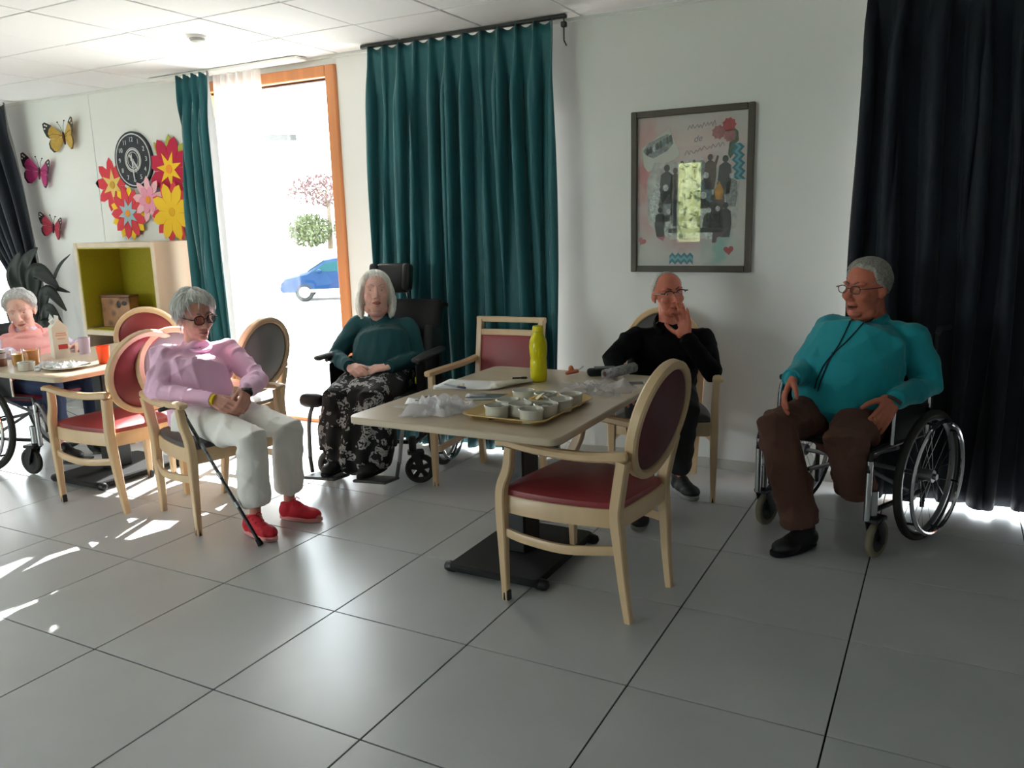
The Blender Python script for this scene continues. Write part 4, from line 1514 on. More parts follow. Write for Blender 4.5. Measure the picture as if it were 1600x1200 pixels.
def P_make(label, loc, skinm, head, neckbase, shR, shL, elR, elL, wrR, wrL, hands, torso, F, legs, feet, top, bottom, hair, voxb=0.0042, fat=0.0, iris=None, nose=1.0, mouth_open=0.0, browm=None, lipm=None, armr=(0.062, 0.056, 0.049, 0.037), topextra=None, topfolds=(1, 0.006, 26), bottomfolds=(2, 0.006, 24), shoulder=0.062, neckr=0.05, collar=None, bottom_fn=None, topname='sweater', bottomname='trousers', hip_r=(0.17, 0.12), thigh=(0.092, 0.066), shin=(0.064, 0.058), hem=0.8, cuffs=True):
    root = person(label, loc)
    Hm = frame(*head[:2], roll=head[2] if len(head) > 2 else 0)
    sc = head[3] if len(head) > 3 else 1.0
    Hm = Hm @ Matrix.Scale(sc, 4)
    # --- skin: one continuous figure
    g = G()
    head_prims(g, Hm, fat, nose)
    nk = Hm @ V((-0.022, 0, -0.03))
    nk2 = Hm @ V((-0.03, 0, -0.09))
    g.tube([nk, nk2, V(neckbase), V(neckbase) - V((0, 0, 0.06))], [neckr, neckr, neckr * 1.08, neckr * 1.3], seg=16)
    g.tube([p for p, r in torso], [(r[0] * 0.62, r[1] * 0.62) for p, r in torso], seg=16, up=F, rnd=2)
    for sh, el, wr in ((shR, elR, wrR), (shL, elL, wrL)):
        g.tube([lerp(neckbase, sh, 0.3) - V((0, 0, 0.04)), V(sh)], [0.04, 0.038], seg=12)
        g.tube([V(sh), lerp(sh, el, 0.5), V(el), lerp(el, wr, 0.45), V(wr)], [0.04, 0.034, 0.029, 0.028, 0.024], seg=12, rnd=2)
    tips = []
    for (w, d, n, s, kw) in hands:
        tips.append(hand(g, w, d, n, s, **kw))
    for hip, kn, an, toe in legs:
        g.tube([V(hip), V(kn), V(an)], [0.065, 0.042, 0.028], seg=12, rnd=2)
        if toe is not None:
            g.tube([V(an), lerp(an, toe, 0.45) - V((0, 0, 0.02)), V(toe) + V((0, 0, 0.03))], [0.026, 0.02, 0.012], seg=12, rnd=2)
    inv = Matrix.Translation(-V(loc))
    me = blob('body', local(g, loc), voxb, 3, skinm, post=head_carve(inv @ Hm, mouth_open))
    part('body', me, None, root)
    eyes(root, Hm, loc, iris or IRIS_B)
    if browm:
        brows(root, Hm, loc, browm)
    if lipm:
        lips(root, Hm, loc, lipm, mouth_open)
    # --- top
    if top is not None:
        g = G()
        g.tube([p for p, r in torso], [r for p, r in torso], seg=24, up=F, rnd=3)
        for sh, el, wr in ((shR, elR, wrR), (shL, elL, wrL)):
            g.tube([lerp(neckbase, sh, 0.2) - V((0, 0, 0.035)), V(sh)], [0.05, shoulder], seg=16, rnd=3)
            dd = (V(wr) - V(el)).normalized()
            g.tube([V(sh), lerp(sh, el, 0.5), V(el), lerp(el, wr, 0.5), V(wr) - dd * 0.012], list(armr[:3]) + [(armr[2] + armr[3]) / 2 + 0.002, armr[3]], seg=16, rnd=3)
        if topextra:
            topextra(g)
        me = blob(topname, local(g, loc), 0.0065, 14, top, post=folds(*topfolds))
        tp = part(topname, me, None, root)
        if collar:
            g = G()
            collar(g)
            part('collar', local(g, loc), top, tp)
        if cuffs:
            for el, wr in ((elR, wrR), (elL, wrL)):
                dd = (V(wr) - V(el)).normalized()
                c = V(wr) - dd * 0.012
                part('cuff', local(G().tube([c - dd * 0.028, c + dd * 0.016], [armr[3] + 0.004, armr[3] - 0.001], seg=18), loc), top, tp)
    # --- trousers
    if bottom_fn:
        bottom_fn(root)
    elif bottom is not None:
        g = G()
        h0 = (V(legs[0][0]) + V(legs[1][0])) / 2
        lat = (V(legs[1][0]) - V(legs[0][0])).normalized()
        g.tube([h0 - V((0, 0, 0.055)), h0 + V((0, 0, 0.09))], [hip_r, (hip_r[0] * 0.92, hip_r[1] * 0.95)], seg=24, up=F, rnd=3)
        for i, (hip, kn, an, toe) in enumerate(legs):
            e = lerp(kn, an, hem if not isinstance(hem, (tuple, list)) else hem[i])
            g.tube([V(hip), lerp(hip, kn, 0.5), V(kn), lerp(kn, e, 0.35), e], [thigh[0], (thigh[0] + thigh[1]) / 2, thigh[1], shin[0], shin[1]], seg=18)
        me = blob(bottomname, local(g, loc), 0.0065, 10, bottom, post=folds(*bottomfolds))
        part(bottomname, me, None, root)
    if feet:
        for f in feet:
            shoe(root, loc, **f)
    if hair:
        hair(root, inv @ Hm)
    return root, Hm, tips


def ring_collar(Hn, R, r, axis, ra=None):
    def fn(g):
        g.ring(Hn, R, r, axis=axis, seg=28, rs=8, rb=ra or r)
    return fn


def hair_shell(mat, line, thick, seed=1, rip=0.0015, n=0, length=0.05, wild=0.3, r=0.0016, extra=None):
    def fn(root, Hl):
        g = hair_mesh(Hl, line, thick, seed, rip, extra=extra)
        h = part('hair', g, mat, root, sharp=180)
        if n:
            g = G()
            strands(g, Hl, n, seed, line, thick, length, r, wild)
            part('locks', g, mat, h, sharp=180, kind='stuff')
    return fn


def cl(az, pts):
    return np.interp(az, [p[0] for p in pts], [p[1] for p in pts])


SK_P = skin('skin_rosy', (206, 148, 132))
SK_W = skin('skin_pale', (232, 182, 166))
SK_M = skin('skin_ruddy', (190, 108, 84))
LIP = M('lip_rose', srgb(170, 96, 90), 0.45)
LIPD = M('lip_brown', srgb(142, 78, 66), 0.5)
HAIRG = M('grey_hair', srgb(204, 204, 200), 0.5, var=(60, 0.3), stretch=(1, 1, 0.2), sheen=0.3)
HAIRW = M('white_hair', srgb(240, 238, 230), 0.5, var=(60, 0.12), stretch=(1, 1, 0.15), sheen=0.3)
HAIRD = M('short_grey_hair', srgb(150, 146, 138), 0.6, var=(120, 0.35), sheen=0.2)
BROWG = M('grey_brow', srgb(128, 118, 108), 0.7)
PINK = M('pink_jersey', srgb(250, 202, 232), 0.8, bump=(300, 0.2), sheen=0.3, var=(5, 0.05))
CREAM = M('cream_linen', srgb(246, 242, 236), 0.85, bump=(350, 0.25), var=(5, 0.05))
BLACKW = M('black_wool', srgb(9, 9, 11), 0.95, bump=(300, 0.2), spec=0.15)
BLACKT = M('black_trousers', srgb(13, 13, 15), 0.85, bump=(300, 0.2))
DTEAL = M('dark_teal_knit', srgb(14, 74, 80), 0.85, bump=(260, 0.3), sheen=0.1, var=(6, 0.1))
TURQ = M('turquoise_jersey', srgb(6, 146, 158), 0.78, bump=(320, 0.2), sheen=0.2, var=(5, 0.06))
BROWNT = M('brown_trousers', srgb(94, 60, 48), 0.85, bump=(320, 0.2), var=(4, 0.08))
REDSH = M('red_knit_shoe', srgb(206, 18, 44), 0.65, bump=(300, 0.3))
PINKSOLE = M('pale_pink_sole', srgb(226, 150, 146), 0.6)
BLKSH = M('black_shoe_leather', srgb(16, 16, 17), 0.55)
BLKSOLE = M('black_sole', srgb(10, 10, 10), 0.8)

def chest(nb, L, F, a, b, c):
    """soft fill across the upper chest so that sleeves run into the bodice"""
    R = Matrix((L.normalized(), F.normalized(), V((0, 0, 1)))).transposed()

    def fn(g):
        g.ell(nb - V((0, 0, 0.145)) + F * 0.02, (a, b, c), rot=R, seg=24, rings=14)
    return fn


# ---- woman in the pink sweatshirt
F = V((0.955, -0.30, 0)).normalized()
L = V((0.30, 0.955, 0))
hip = V((-0.195, 1.235, 0.555))
nb = V((-0.215, 1.275, 0.885))
tor = [(hip + V((0, 0, -0.02)), (0.165, 0.125)), (hip + F * 0.035 + V((0, 0, 0.10)), (0.172, 0.135)), (hip + F * 0.02 + V((0, 0, 0.22)), (0.165, 0.118)), (nb - V((0, 0, 0.07)), (0.135, 0.08)), (nb - V((0, 0, 0.02)), (0.075, 0.062))]
line_p = lambda a, s: cl(a, [(0, 47), (40, 42), (62, 14), (80, -14), (110, -32), (180, -50)]) + np.where(s > 0, -14 * np.exp(-((a - 35) / 30) ** 2), 0)
thick_p = lambda a, e: 0.022 + 0.014 * np.clip((e + 10) / 70, 0, 1) + 0.006 * np.sin(np.radians(a) * 5 + e * 0.06)
haR, haL = V((0.088, 1.08, 0.655)), V((0.168, 1.225, 0.685))
elR, elL = V((-0.215, 1.015, 0.685)), V((0.045, 1.425, 0.69))
root, Hm, _ = P_make('elderly woman in a pink sweatshirt and cream trousers seated with folded hands, red shoes', (0.1, 1.2, 0), SK_P,
    ((-0.19, 1.268, 1.03), face_dir(-13, -8), 0.05, 0.97), nb, nb - L * 0.165 - V((0, 0, 0.045)), nb + L * 0.17 - V((0, 0, 0.05)), elR, elL, haR, haL,
    [(haR, V((0.93, 0.10, -0.28)), V((-0.1, 0.75, -0.6)), -1, dict(curl=(0.42, 0.48, 0.52, 0.55), spread=0.05, thumb=(0.75, 0.5, 0.35), sc=0.95)),
     (haL, V((0.52, -0.62, -0.55)), V((-0.55, -0.3, -0.5)), 1, dict(curl=(0.5, 0.55, 0.6, 0.6), spread=0.04, thumb=(0.75, 0.45, 0.35), sc=0.95))],
    tor, F,
    [(hip - L * 0.085 + V((0.03, 0, -0.03)), V((0.385, 1.03, 0.505)), V((0.305, 1.085, 0.10)), V((0.43, 1.055, 0.0))), (hip + L * 0.09 + V((0.03, 0, -0.03)), V((0.405, 1.235, 0.505)), V((0.315, 1.31, 0.10)), V((0.49, 1.325, 0.0)))],
    [dict(heel=(0.245, 1.072, 0.004), toe=(0.475, 1.035, 0.004), ankle=(0.295, 1.075, 0.12), mat=REDSH, sole_mat=PINKSOLE, lace=REDSH, high=0.04, wid=0.044), dict(heel=(0.268, 1.288, 0.004), toe=(0.498, 1.335, 0.004), ankle=(0.315, 1.305, 0.12), mat=REDSH, sole_mat=PINKSOLE, lace=REDSH, high=0.04, wid=0.044)],
    PINK, CREAM, hair_shell(HAIRG, line_p, thick_p, 4, 0.003, n=420, length=0.07, wild=1.0, r=0.0017), iris=IRIS_N, browm=BROWG, lipm=LIP,
    armr=(0.066, 0.063, 0.058, 0.036), topextra=chest(nb, L, F, 0.185, 0.085, 0.10), topfolds=(3, 0.022, 30), bottomfolds=(5, 0.018, 22), collar=ring_collar(nb + V((0.012, -0.004, -0.004)), 0.066, 0.010, (0.35, -0.12, 1)), thigh=(0.098, 0.078), shin=(0.078, 0.076), hem=0.83, hip_r=(0.175, 0.13))
glasses(root, Hm, (0.1, 1.2, 0), M('dark_brown_frame', srgb(58, 30, 28), 0.35), rw=0.0255, rh=0.0225, thick=0.003, lens=pane_mat('tinted_lens', (0.62, 0.46, 0.44), 0.05))
wb = (haR - elR).normalized()
part('wristband', local(G().tube([haR - wb * 0.002, haR + wb * 0.02], [(0.0305, 0.0295), (0.030, 0.029)], seg=20), (0.1, 1.2, 0)), M('yellow_band', srgb(232, 196, 30), 0.5), root, label='yellow wristband')
wl = V((0.52, -0.62, -0.55)).normalized()
g = G().tube([haL + wl * 0.018, haL + wl * 0.030], [(0.036, 0.030)] * 2, seg=20).ell(haL + wl * 0.024 + V((0.02, 0.012, 0.02)), (0.012, 0.012, 0.006))
part('wristwatch', local(g, (0.1, 1.2, 0)), M('dark_watch', srgb(48, 40, 38), 0.35), root, label='dark wristwatch')

# ---- man in black
F = V((0.3, -0.954, 0))
L = V((0.954, 0.3, 0))
hip = V((1.862, 2.635, 0.555))
nb = V((1.91, 2.575, 0.895))
tor = [(hip + V((0, 0, -0.02)), (0.175, 0.13)), (hip + F * 0.06 + V((0, 0, 0.1)), (0.19, 0.155)), (hip + F * 0.05 + V((0, 0, 0.22)), (0.192, 0.135)), (nb - V((0, 0, 0.085)), (0.165, 0.095)), (nb - V((0, 0, 0.025)), (0.08, 0.07))]
line_n = lambda a, s: cl(a, [(0, 74), (55, 62), (68, 22), (85, 2), (110, -22), (180, -42)])
thick_n = lambda a, e: 0.0035 + 0.002 * np.clip((60 - e) / 40, 0, 1)
lcn = (1.9, 2.4, 0)
wrL, wrR = V((2.055, 2.41, 0.862)), V((1.80, 2.15, 0.655))
elR, elL = V((1.685, 2.32, 0.745)), V((2.17, 2.50, 0.675))
nc = nb + V((0.005, -0.012, 0.01))


def n_collar(g):
    # stand-up collar open at the front
    ax = V((0.25, -0.4, 0.88)).normalized()
    a = (F - ax * F.dot(ax)).normalized()
    b = ax.cross(a)
    pts = []
    for i in range(25):
        q = math.radians(28 + 304 * i / 24)
        pts.append(nc + a * (0.074 * math.cos(q)) + b * (0.076 * math.sin(q)) + ax * (0.0 - 0.02 * math.cos(q)))
    g.tube(pts, [(0.008, 0.026)] * 25, up=ax, seg=10, rnd=1)


root, Hm, _ = P_make('balding man in black with glasses, resting his chin on his raised hand', lcn, SK_M,
    ((1.912, 2.553, 1.068), face_dir(-52, 3), 0.11, 0.99), nb, nb - L * 0.178 - V((0, 0, 0.068)) + F * 0.02, nb + L * 0.178 - V((0, 0, 0.072)), elR, elL, wrR, wrL,
    [(wrR, V((0.45, -0.85, -0.2)), V((0, 0, -1)), -1, dict(curl=(0.3, 0.35, 0.35, 0.4))),
     (wrL, V((-0.16, 0.02, 0.98)), V((-0.15, -0.98, 0.0)), 1, dict(curl=(0.62, 0.16, 0.12, 0.14), spread=0.05, thumb=(0.42, 0.9, 0.05), tbend=0.3, sc=1.0))],
    tor, F,
    [(hip - L * 0.09 + F * 0.03 + V((0, 0, -0.03)), V((1.90, 2.14, 0.53)), V((1.945, 2.06, 0.10)), V((1.99, 1.90, 0.0))), (hip + L * 0.09 + F * 0.03 + V((0, 0, -0.03)), V((2.105, 2.235, 0.53)), V((2.00, 2.50, 0.11)), V((2.11, 2.41, 0.0)))],
    [dict(heel=(1.93, 2.10, 0.004), toe=(1.995, 1.85, 0.004), ankle=(1.945, 2.06, 0.13), mat=BLKSH, sole_mat=M('grey_sole', srgb(140, 138, 134), 0.7), high=0.05, wid=0.048), dict(heel=(1.965, 2.545, 0.004), toe=(2.125, 2.385, 0.004), ankle=(1.992, 2.508, 0.13), mat=BLKSH, sole_mat=MATS['grey_sole'], high=0.05, wid=0.052)],
    BLACKW, BLACKT, hair_shell(HAIRD, line_n, thick_n, 6, 0.0004), iris=IRIS_N, browm=M('brow_brown', srgb(96, 66, 52), 0.8), lipm=LIPD,
    armr=(0.07, 0.066, 0.058, 0.042), topfolds=(8, 0.014, 24), shoulder=0.062, collar=n_collar, topname='fleece_jacket', thigh=(0.095, 0.075), shin=(0.068, 0.062), hem=0.92)
glasses(root, Hm, lcn, M('black_frame', srgb(20, 18, 18), 0.3), rw=0.024, rh=0.016, z=0.008, half=True, thick=0.0026)

# ---- woman in dark teal
F = V((0.21, -0.978, 0))
L = V((0.978, 0.21, 0))
hip = V((0.225, 2.27, 0.57))
nb = V((0.135, 2.405, 0.905))
tor = [(hip + V((0, 0, -0.03)), (0.185, 0.13)), (hip + F * 0.02 + V((0, 0, 0.07)), (0.195, 0.15)), (hip - F * 0.03 + V((-0.02, 0, 0.2)), (0.182, 0.13)), (nb - V((0, 0, 0.08)), (0.155, 0.09)), (nb - V((0, 0, 0.02)), (0.075, 0.065))]
lw = (0.25, 2.1, 0)
line_w = lambda a, s: cl(a, [(0, 47), (30, 43), (52, 18), (62, -20), (75, -56), (110, -60), (180, -60)])
thick_w = lambda a, e: 0.018 + 0.026 * np.clip((20 - e) / 60, 0, 1) - 0.006 * np.exp(-(a / 8.0) ** 2) * (e > 40)
wrR, wrL = V((0.165, 2.03, 0.665)), V((0.40, 2.10, 0.665))
elR, elL = V((-0.055, 2.175, 0.685)), V((0.395, 2.385, 0.665))


def skirt(root):
    g = G()
    kn = V((0.325, 1.86, 0.50))
    g.tube([hip + V((0, 0, 0.03)), lerp(hip, kn, 0.5) + V((0, 0, 0.005)), kn + V((0, 0, 0.0)) - F * 0.06], [(0.21, 0.11), (0.225, 0.105), (0.215, 0.095)], seg=24, up=(0, 0, 1), rnd=3)
    g.tube([kn - F * 0.05, kn + V((0.0, -0.01, -0.14)) - F * 0.0, kn + V((0.01, 0.0, -0.30))], [(0.215, 0.09), (0.22, 0.105), (0.215, 0.12)], seg=24, up=F, rnd=2)
    for s in (-1, 1):
        g.tube([hip + L * 0.1 * s, kn + L * 0.11 * s + F * 0.0 + V((0, 0, 0.02)), kn + L * 0.12 * s + V((0, -0.01, -0.16))], [0.11, 0.085, 0.08], seg=16, rnd=3)

    def post(co, nr):
        co = folds(12, 0.008, 20)(co, nr)
        z = co[:, 2]
        t = np.clip((0.48 - z) / 0.25, 0, 1)
        u = (co[:, :2] @ np.array([L.x, L.y]))
        h = np.sin(u * 60 + 2 * np.sin(z * 9)) * 0.014 * t
        return co + nr * h[:, None] * np.array([1, 1, 0.2])
    me = blob('skirt', local(g, lw), 0.007, 4, FLORAL, post=post)
    part('skirt', me, None, root, label='black skirt with a pale floral print')


def floral():
    m = M('floral_print', srgb(18, 18, 20), 0.8, bump=(250, 0.2))
    nt = m.node_tree
    b = nt.nodes['Principled BSDF']
    tc = nt.nodes.new('ShaderNodeTexCoord')
    n0 = nt.nodes.new('ShaderNodeTexNoise')
    n0.inputs['Scale'].default_value = 22
    n0.inputs['Detail'].default_value = 2
    mixv = nt.nodes.new('ShaderNodeMix')
    mixv.data_type = 'VECTOR'
    mixv.inputs[0].default_value = 0.09
    nt.links.new(tc.outputs['Object'], n0.inputs['Vector'])
    nt.links.new(tc.outputs['Object'], mixv.inputs[4])
    nt.links.new(n0.outputs['Color'], mixv.inputs[5])
    v = nt.nodes.new('ShaderNodeTexVoronoi')
    v.inputs['Scale'].default_value = 16
    nt.links.new(mixv.outputs[1], v.inputs['Vector'])
    v2 = nt.nodes.new('ShaderNodeTexVoronoi')
    v2.inputs['Scale'].default_value = 60
    nt.links.new(mixv.outputs[1], v2.inputs['Vector'])
    r = nt.nodes.new('ShaderNodeMath')
    r.operation = 'LESS_THAN'
    r.inputs[1].default_value = 0.5
    nt.links.new(v.outputs['Distance'], r.inputs[0])
    r2 = nt.nodes.new('ShaderNodeMath')
    r2.operation = 'LESS_THAN'
    r2.inputs[1].default_value = 0.6
    nt.links.new(v2.outputs['Distance'], r2.inputs[0])
    mu = nt.nodes.new('ShaderNodeMath')
    mu.operation = 'MULTIPLY'
    nt.links.new(r.outputs[0], mu.inputs[0])
    nt.links.new(r2.outputs[0], mu.inputs[1])
    sp = nt.nodes.new('ShaderNodeSeparateColor')
    nt.links.new(v.outputs['Color'], sp.inputs[0])
    g2 = nt.nodes.new('ShaderNodeMath')
    g2.operation = 'LESS_THAN'
    g2.inputs[1].default_value = 0.85
    nt.links.new(sp.outputs[0], g2.inputs[0])
    m3 = nt.nodes.new('ShaderNodeMath')
    m3.operation = 'MULTIPLY'
    nt.links.new(mu.outputs[0], m3.inputs[0])
    nt.links.new(g2.outputs[0], m3.inputs[1])
    mc = nt.nodes.new('ShaderNodeMix')
    mc.data_type = 'RGBA'
    mc.inputs[6].default_value = (*srgb(16, 16, 18), 1)
    mc.inputs[7].default_value = (*srgb(172, 170, 170), 1)
    nt.links.new(m3.outputs[0], mc.inputs[0])
    nt.links.new(mc.outputs[2], b.inputs['Base Color'])
    return m


FLORAL = floral()


def w_hair(root, Hl):
    hair_shell(HAIRW, line_w, thick_w, 9, 0.0016, n=240, length=0.07, wild=0.2, r=0.0015)(root, Hl)
    h = [c for c in root.children if c.name.startswith('hair')][0]
    for s in (-1, 1):
        g = G()
        g.tube(spline([(0.0, s * 0.082, 0.04), (-0.008, s * 0.096, -0.03), (-0.008, s * 0.094, -0.09), (-0.005, s * 0.082, -0.145)], 5), [(0.05, 0.02)] * 5 + [(0.052, 0.024)] * 5 + [(0.05, 0.022)] * 4 + [(0.044, 0.016), (0.034, 0.01)], up=(0, 1, 0), seg=18, rnd=2)
        me = blob('side_hair', g.xf(Hl), 0.005, 3, HAIRW, post=folds(40 + s, 0.006, 120, (1, 1, 0.15)))
        part('side_hair', me, None, h)


root, Hm, _ = P_make('white-haired woman in a dark teal jumper and floral skirt, hands folded, in a tilting wheelchair', lw, SK_W,
    ((0.13, 2.365, 1.065), face_dir(-50, 9), -0.04, 1.04), nb, nb - L * 0.165 - V((0, 0, 0.045)), nb + L * 0.17 - V((0, 0, 0.06)), elR, elL, wrR, wrL,
    [(wrR, V((0.88, -0.42, -0.12)), V((0.1, 0.55, -0.8)), -1, dict(curl=(0.4, 0.45, 0.5, 0.5), spread=0.04, thumb=(0.75, 0.5, 0.2), sc=0.95)),
     (wrL, V((-0.80, -0.55, -0.08)), V((0.1, 0.5, -0.8)), 1, dict(curl=(0.45, 0.5, 0.5, 0.5), spread=0.04, thumb=(0.75, 0.5, 0.2), sc=0.95))],
    tor, F,
    [(hip - L * 0.09 + V((0, 0, -0.02)), V((0.235, 1.86, 0.50)), V((0.225, 1.86, 0.18)), V((0.24, 1.70, 0.115))), (hip + L * 0.09 + V((0, 0, -0.02)), V((0.44, 1.90, 0.50)), V((0.46, 1.90, 0.18)), V((0.47, 1.76, 0.115)))],
    [dict(heel=(0.222, 1.905, 0.105), toe=(0.232, 1.665, 0.105), ankle=(0.225, 1.865, 0.26), mat=BLKSH, sole_mat=BLKSOLE, high=0.07, boot=0.05, wid=0.046), dict(heel=(0.455, 1.945, 0.105), toe=(0.44, 1.715, 0.105), ankle=(0.46, 1.905, 0.26), mat=BLKSH, sole_mat=BLKSOLE, high=0.07, boot=0.05, wid=0.046)],
    DTEAL, None, w_hair, iris=IRIS_B, browm=M('pale_brow', srgb(190, 160, 146), 0.8), lipm=LIP,
    armr=(0.068, 0.066, 0.06, 0.038), topextra=chest(nb, L, F, 0.19, 0.095, 0.115), topfolds=(11, 0.013, 24), bottom_fn=skirt, topname='jumper', collar=ring_collar(nb + V((0.01, -0.016, -0.012)), 0.066, 0.009, (0.15, -0.45, 0.9)), neckr=0.056, fat=0.011)

# ---- man in the turquoise top
F = V((-0.43, -0.9, 0)).normalized()
L = V((0.902, -0.431, 0))
hip = V((2.865, 2.36, 0.565))
nb = V((2.915, 2.46, 0.985))
lt = (2.8, 2.1, 0)
tor = [(hip + V((0, 0, -0.02)), (0.20, 0.15)), (hip + F * 0.075 + V((0, 0, 0.09)), (0.248, 0.215)), (hip + F * 0.065 + V((0, 0, 0.21)), (0.248, 0.20)), (hip + F * 0.0 + V((0, 0, 0.32)), (0.232, 0.145)), (nb - V((0, 0, 0.06)), (0.16, 0.098)), (nb - V((0, 0, 0.015)), (0.085, 0.075))]
line_t = lambda a, s: cl(a, [(0, 50), (35, 46), (55, 40), (64, 12), (80, -2), (100, -22), (180, -42)])
thick_t = lambda a, e: 0.012 + 0.006 * np.clip((e - 20) / 50, 0, 1)
wrR, wrL = V((2.635, 2.045, 0.755)), V((3.055, 2.085, 0.69))
elR, elL = V((2.655, 2.235, 0.755)), V((3.165, 2.335, 0.70))
root, Hm, _ = P_make('grey-haired man with glasses in a turquoise long-sleeved top and brown trousers', lt, SK_M,
    ((2.888, 2.41, 1.125), face_dir(-125, -3), -0.03, 1.06), nb, nb - L * 0.20 - V((0, 0, 0.07)), nb + L * 0.20 - V((0, 0, 0.08)), elR, elL, wrR, wrL,
    [(wrR, V((-0.16, -0.72, -0.62)), V((0.85, 0.05, -0.35)), -1, dict(curl=(0.25, 0.3, 0.35, 0.4), spread=0.03, thumb=(0.8, 0.35, 0.45), tbend=0.2, sc=1.05)),
     (wrL, V((-0.45, -0.40, -0.80)), V((-0.45, 0.85, -0.2)), 1, dict(curl=(0.12, 0.16, 0.18, 0.2), spread=0.09, thumb=(0.62, 0.75, 0.05), tbend=0.3, sc=1.08))],
    tor, F,
    [(hip - L * 0.10 + F * 0.03 + V((0, 0, -0.02)), V((2.60, 1.925, 0.565)), V((2.715, 1.965, 0.11)), V((2.655, 1.86, 0.0))), (hip + L * 0.10 + F * 0.03 + V((0, 0, -0.02)), V((2.885, 1.90, 0.535)), V((2.93, 2.10, 0.25)), None)],
    [dict(heel=(2.765, 2.04, 0.004), toe=(2.625, 1.815, 0.004), ankle=(2.712, 1.955, 0.26), mat=BLKSH, sole_mat=BLKSOLE, high=0.13, boot=0.06, wid=0.054)],
    TURQ, BROWNT, hair_shell(HAIRD, line_t, thick_t, 14, 0.0018, n=160, length=0.04, wild=0.3), iris=IRIS_N, browm=M('brow_grey_brown', srgb(110, 92, 80), 0.8), lipm=LIPD, mouth_open=0.003,
    armr=(0.08, 0.074, 0.066, 0.043), topfolds=(15, 0.018, 20), bottomfolds=(16, 0.022, 20), shoulder=0.074, fat=0.012, neckr=0.064, nose=0.84, topname='top', collar=ring_collar(nb + V((-0.012, -0.02, -0.012)), 0.082, 0.008, (-0.2, -0.4, 0.9)), thigh=(0.115, 0.092), shin=(0.088, 0.086), hem=(0.985, 0.92), hip_r=(0.215, 0.16))
glasses(root, Hm, lt, M('dark_red_brown_frame', srgb(62, 38, 34), 0.35), rw=0.0235, rh=0.0165, z=0.007, thick=0.0019)
part('wristwatch', local(G().tube([wrL + V((-0.002, -0.002, -0.004)), wrL + V((-0.008, -0.008, -0.014))], [(0.036, 0.034)] * 2, seg=20), lt), M('dark_strap', srgb(40, 36, 34), 0.5), root)
part('ring', local(G().ring((2.985, 1.995, 0.615), 0.0105, 0.0016, axis=(-0.42, -0.62, -0.62), seg=16, rs=6), lt), M('gold', srgb(212, 170, 90), 0.25, metal=1.0), root, label='gold ring')
# cord worn round the neck, meeting at a toggle on the belly
CORD = M('dark_teal_cord', srgb(10, 34, 42), 0.7)
from mathutils.bvhtree import BVHTree
_top = [c for c in root.children if c.name.startswith('top')][0].data
_bv = BVHTree.FromPolygons([v.co[:] for v in _top.vertices], [p.vertices[:] for p in _top.polygons])
_dn = V((0.0, 0.97, -0.24)).normalized()


def on_chest(p):
    q = V(p) - V(lt)
    h = _bv.ray_cast(q - _dn * 0.3, _dn)[0]
    return (h if h is not None else q) - _dn * 0.0045


cd = None
for nm, path in (('neck_cord', [(2.842, 2.233, 1.034), (2.84, 2.145, 1.01), (2.826, 2.072, 0.974), (2.81, 2.031, 0.932), (2.791, 2.012, 0.893)]), ('cord_strand', [(2.946, 2.379, 1.021), (2.906, 2.237, 1.001), (2.875, 2.122, 0.978), (2.834, 2.045, 0.937), (2.791, 2.012, 0.893)]),
                 ('cord_strand', [(2.791, 2.012, 0.893), (2.754, 1.958, 0.844), (2.73, 1.931, 0.786), (2.723, 1.92, 0.752)]), ('cord_strand', [(2.791, 2.012, 0.893), (2.771, 1.968, 0.849), (2.751, 1.944, 0.791), (2.738, 1.925, 0.738)])):
    dense = [lerp(path[i], path[i + 1], k / 4) for i in range(len(path) - 1) for k in range(4)] + [V(path[-1])]
    pts = [on_chest(p) for p in dense]
    o = part(nm, G().tube(pts, 0.0028, seg=6), CORD, root if cd is None else cd, label='dark cord hanging round the neck' if cd is None else None)
    cd = cd or o
part('toggle', G().ell(on_chest((2.791, 2.012, 0.893)), 0.0065, seg=10, rings=8), CORD, cd)

# ---- woman in the pink vest at the left table
F = V((0.993, 0.12, 0))
L = V((-0.12, 0.993, 0))
hip = V((-2.06, 1.47, 0.555))
nb = V((-2.085, 1.525, 0.825))
lv = (-1.9, 1.5, 0)
tor = [(hip + V((0, 0, -0.02)), (0.19, 0.14)), (hip + F * 0.05 + V((0, 0, 0.09)), (0.205, 0.165)), (nb - V((0, 0, 0.11)) + F * 0.03, (0.19, 0.135)), (nb - V((0, 0, 0.05)), (0.15, 0.1)), (nb - V((0, 0, 0.0)), (0.085, 0.075))]
line_v = lambda a, s: cl(a, [(0, 52), (40, 46), (60, 18), (76, 0), (100, -20), (180, -46)])
thick_v = lambda a, e: 0.020 + 0.010 * np.clip((e + 10) / 70, 0, 1) + 0.005 * np.sin(np.radians(a) * 6 + e * 0.08)
wrR, wrL = V((-1.80, 1.235, 0.765)), V((-1.67, 1.60, 0.775))
elR, elL = V((-2.06, 1.265, 0.68)), V((-1.83, 1.68, 0.70))
LILAC = M('lilac_knit', srgb(226, 208, 230), 0.85, bump=(250, 0.3))
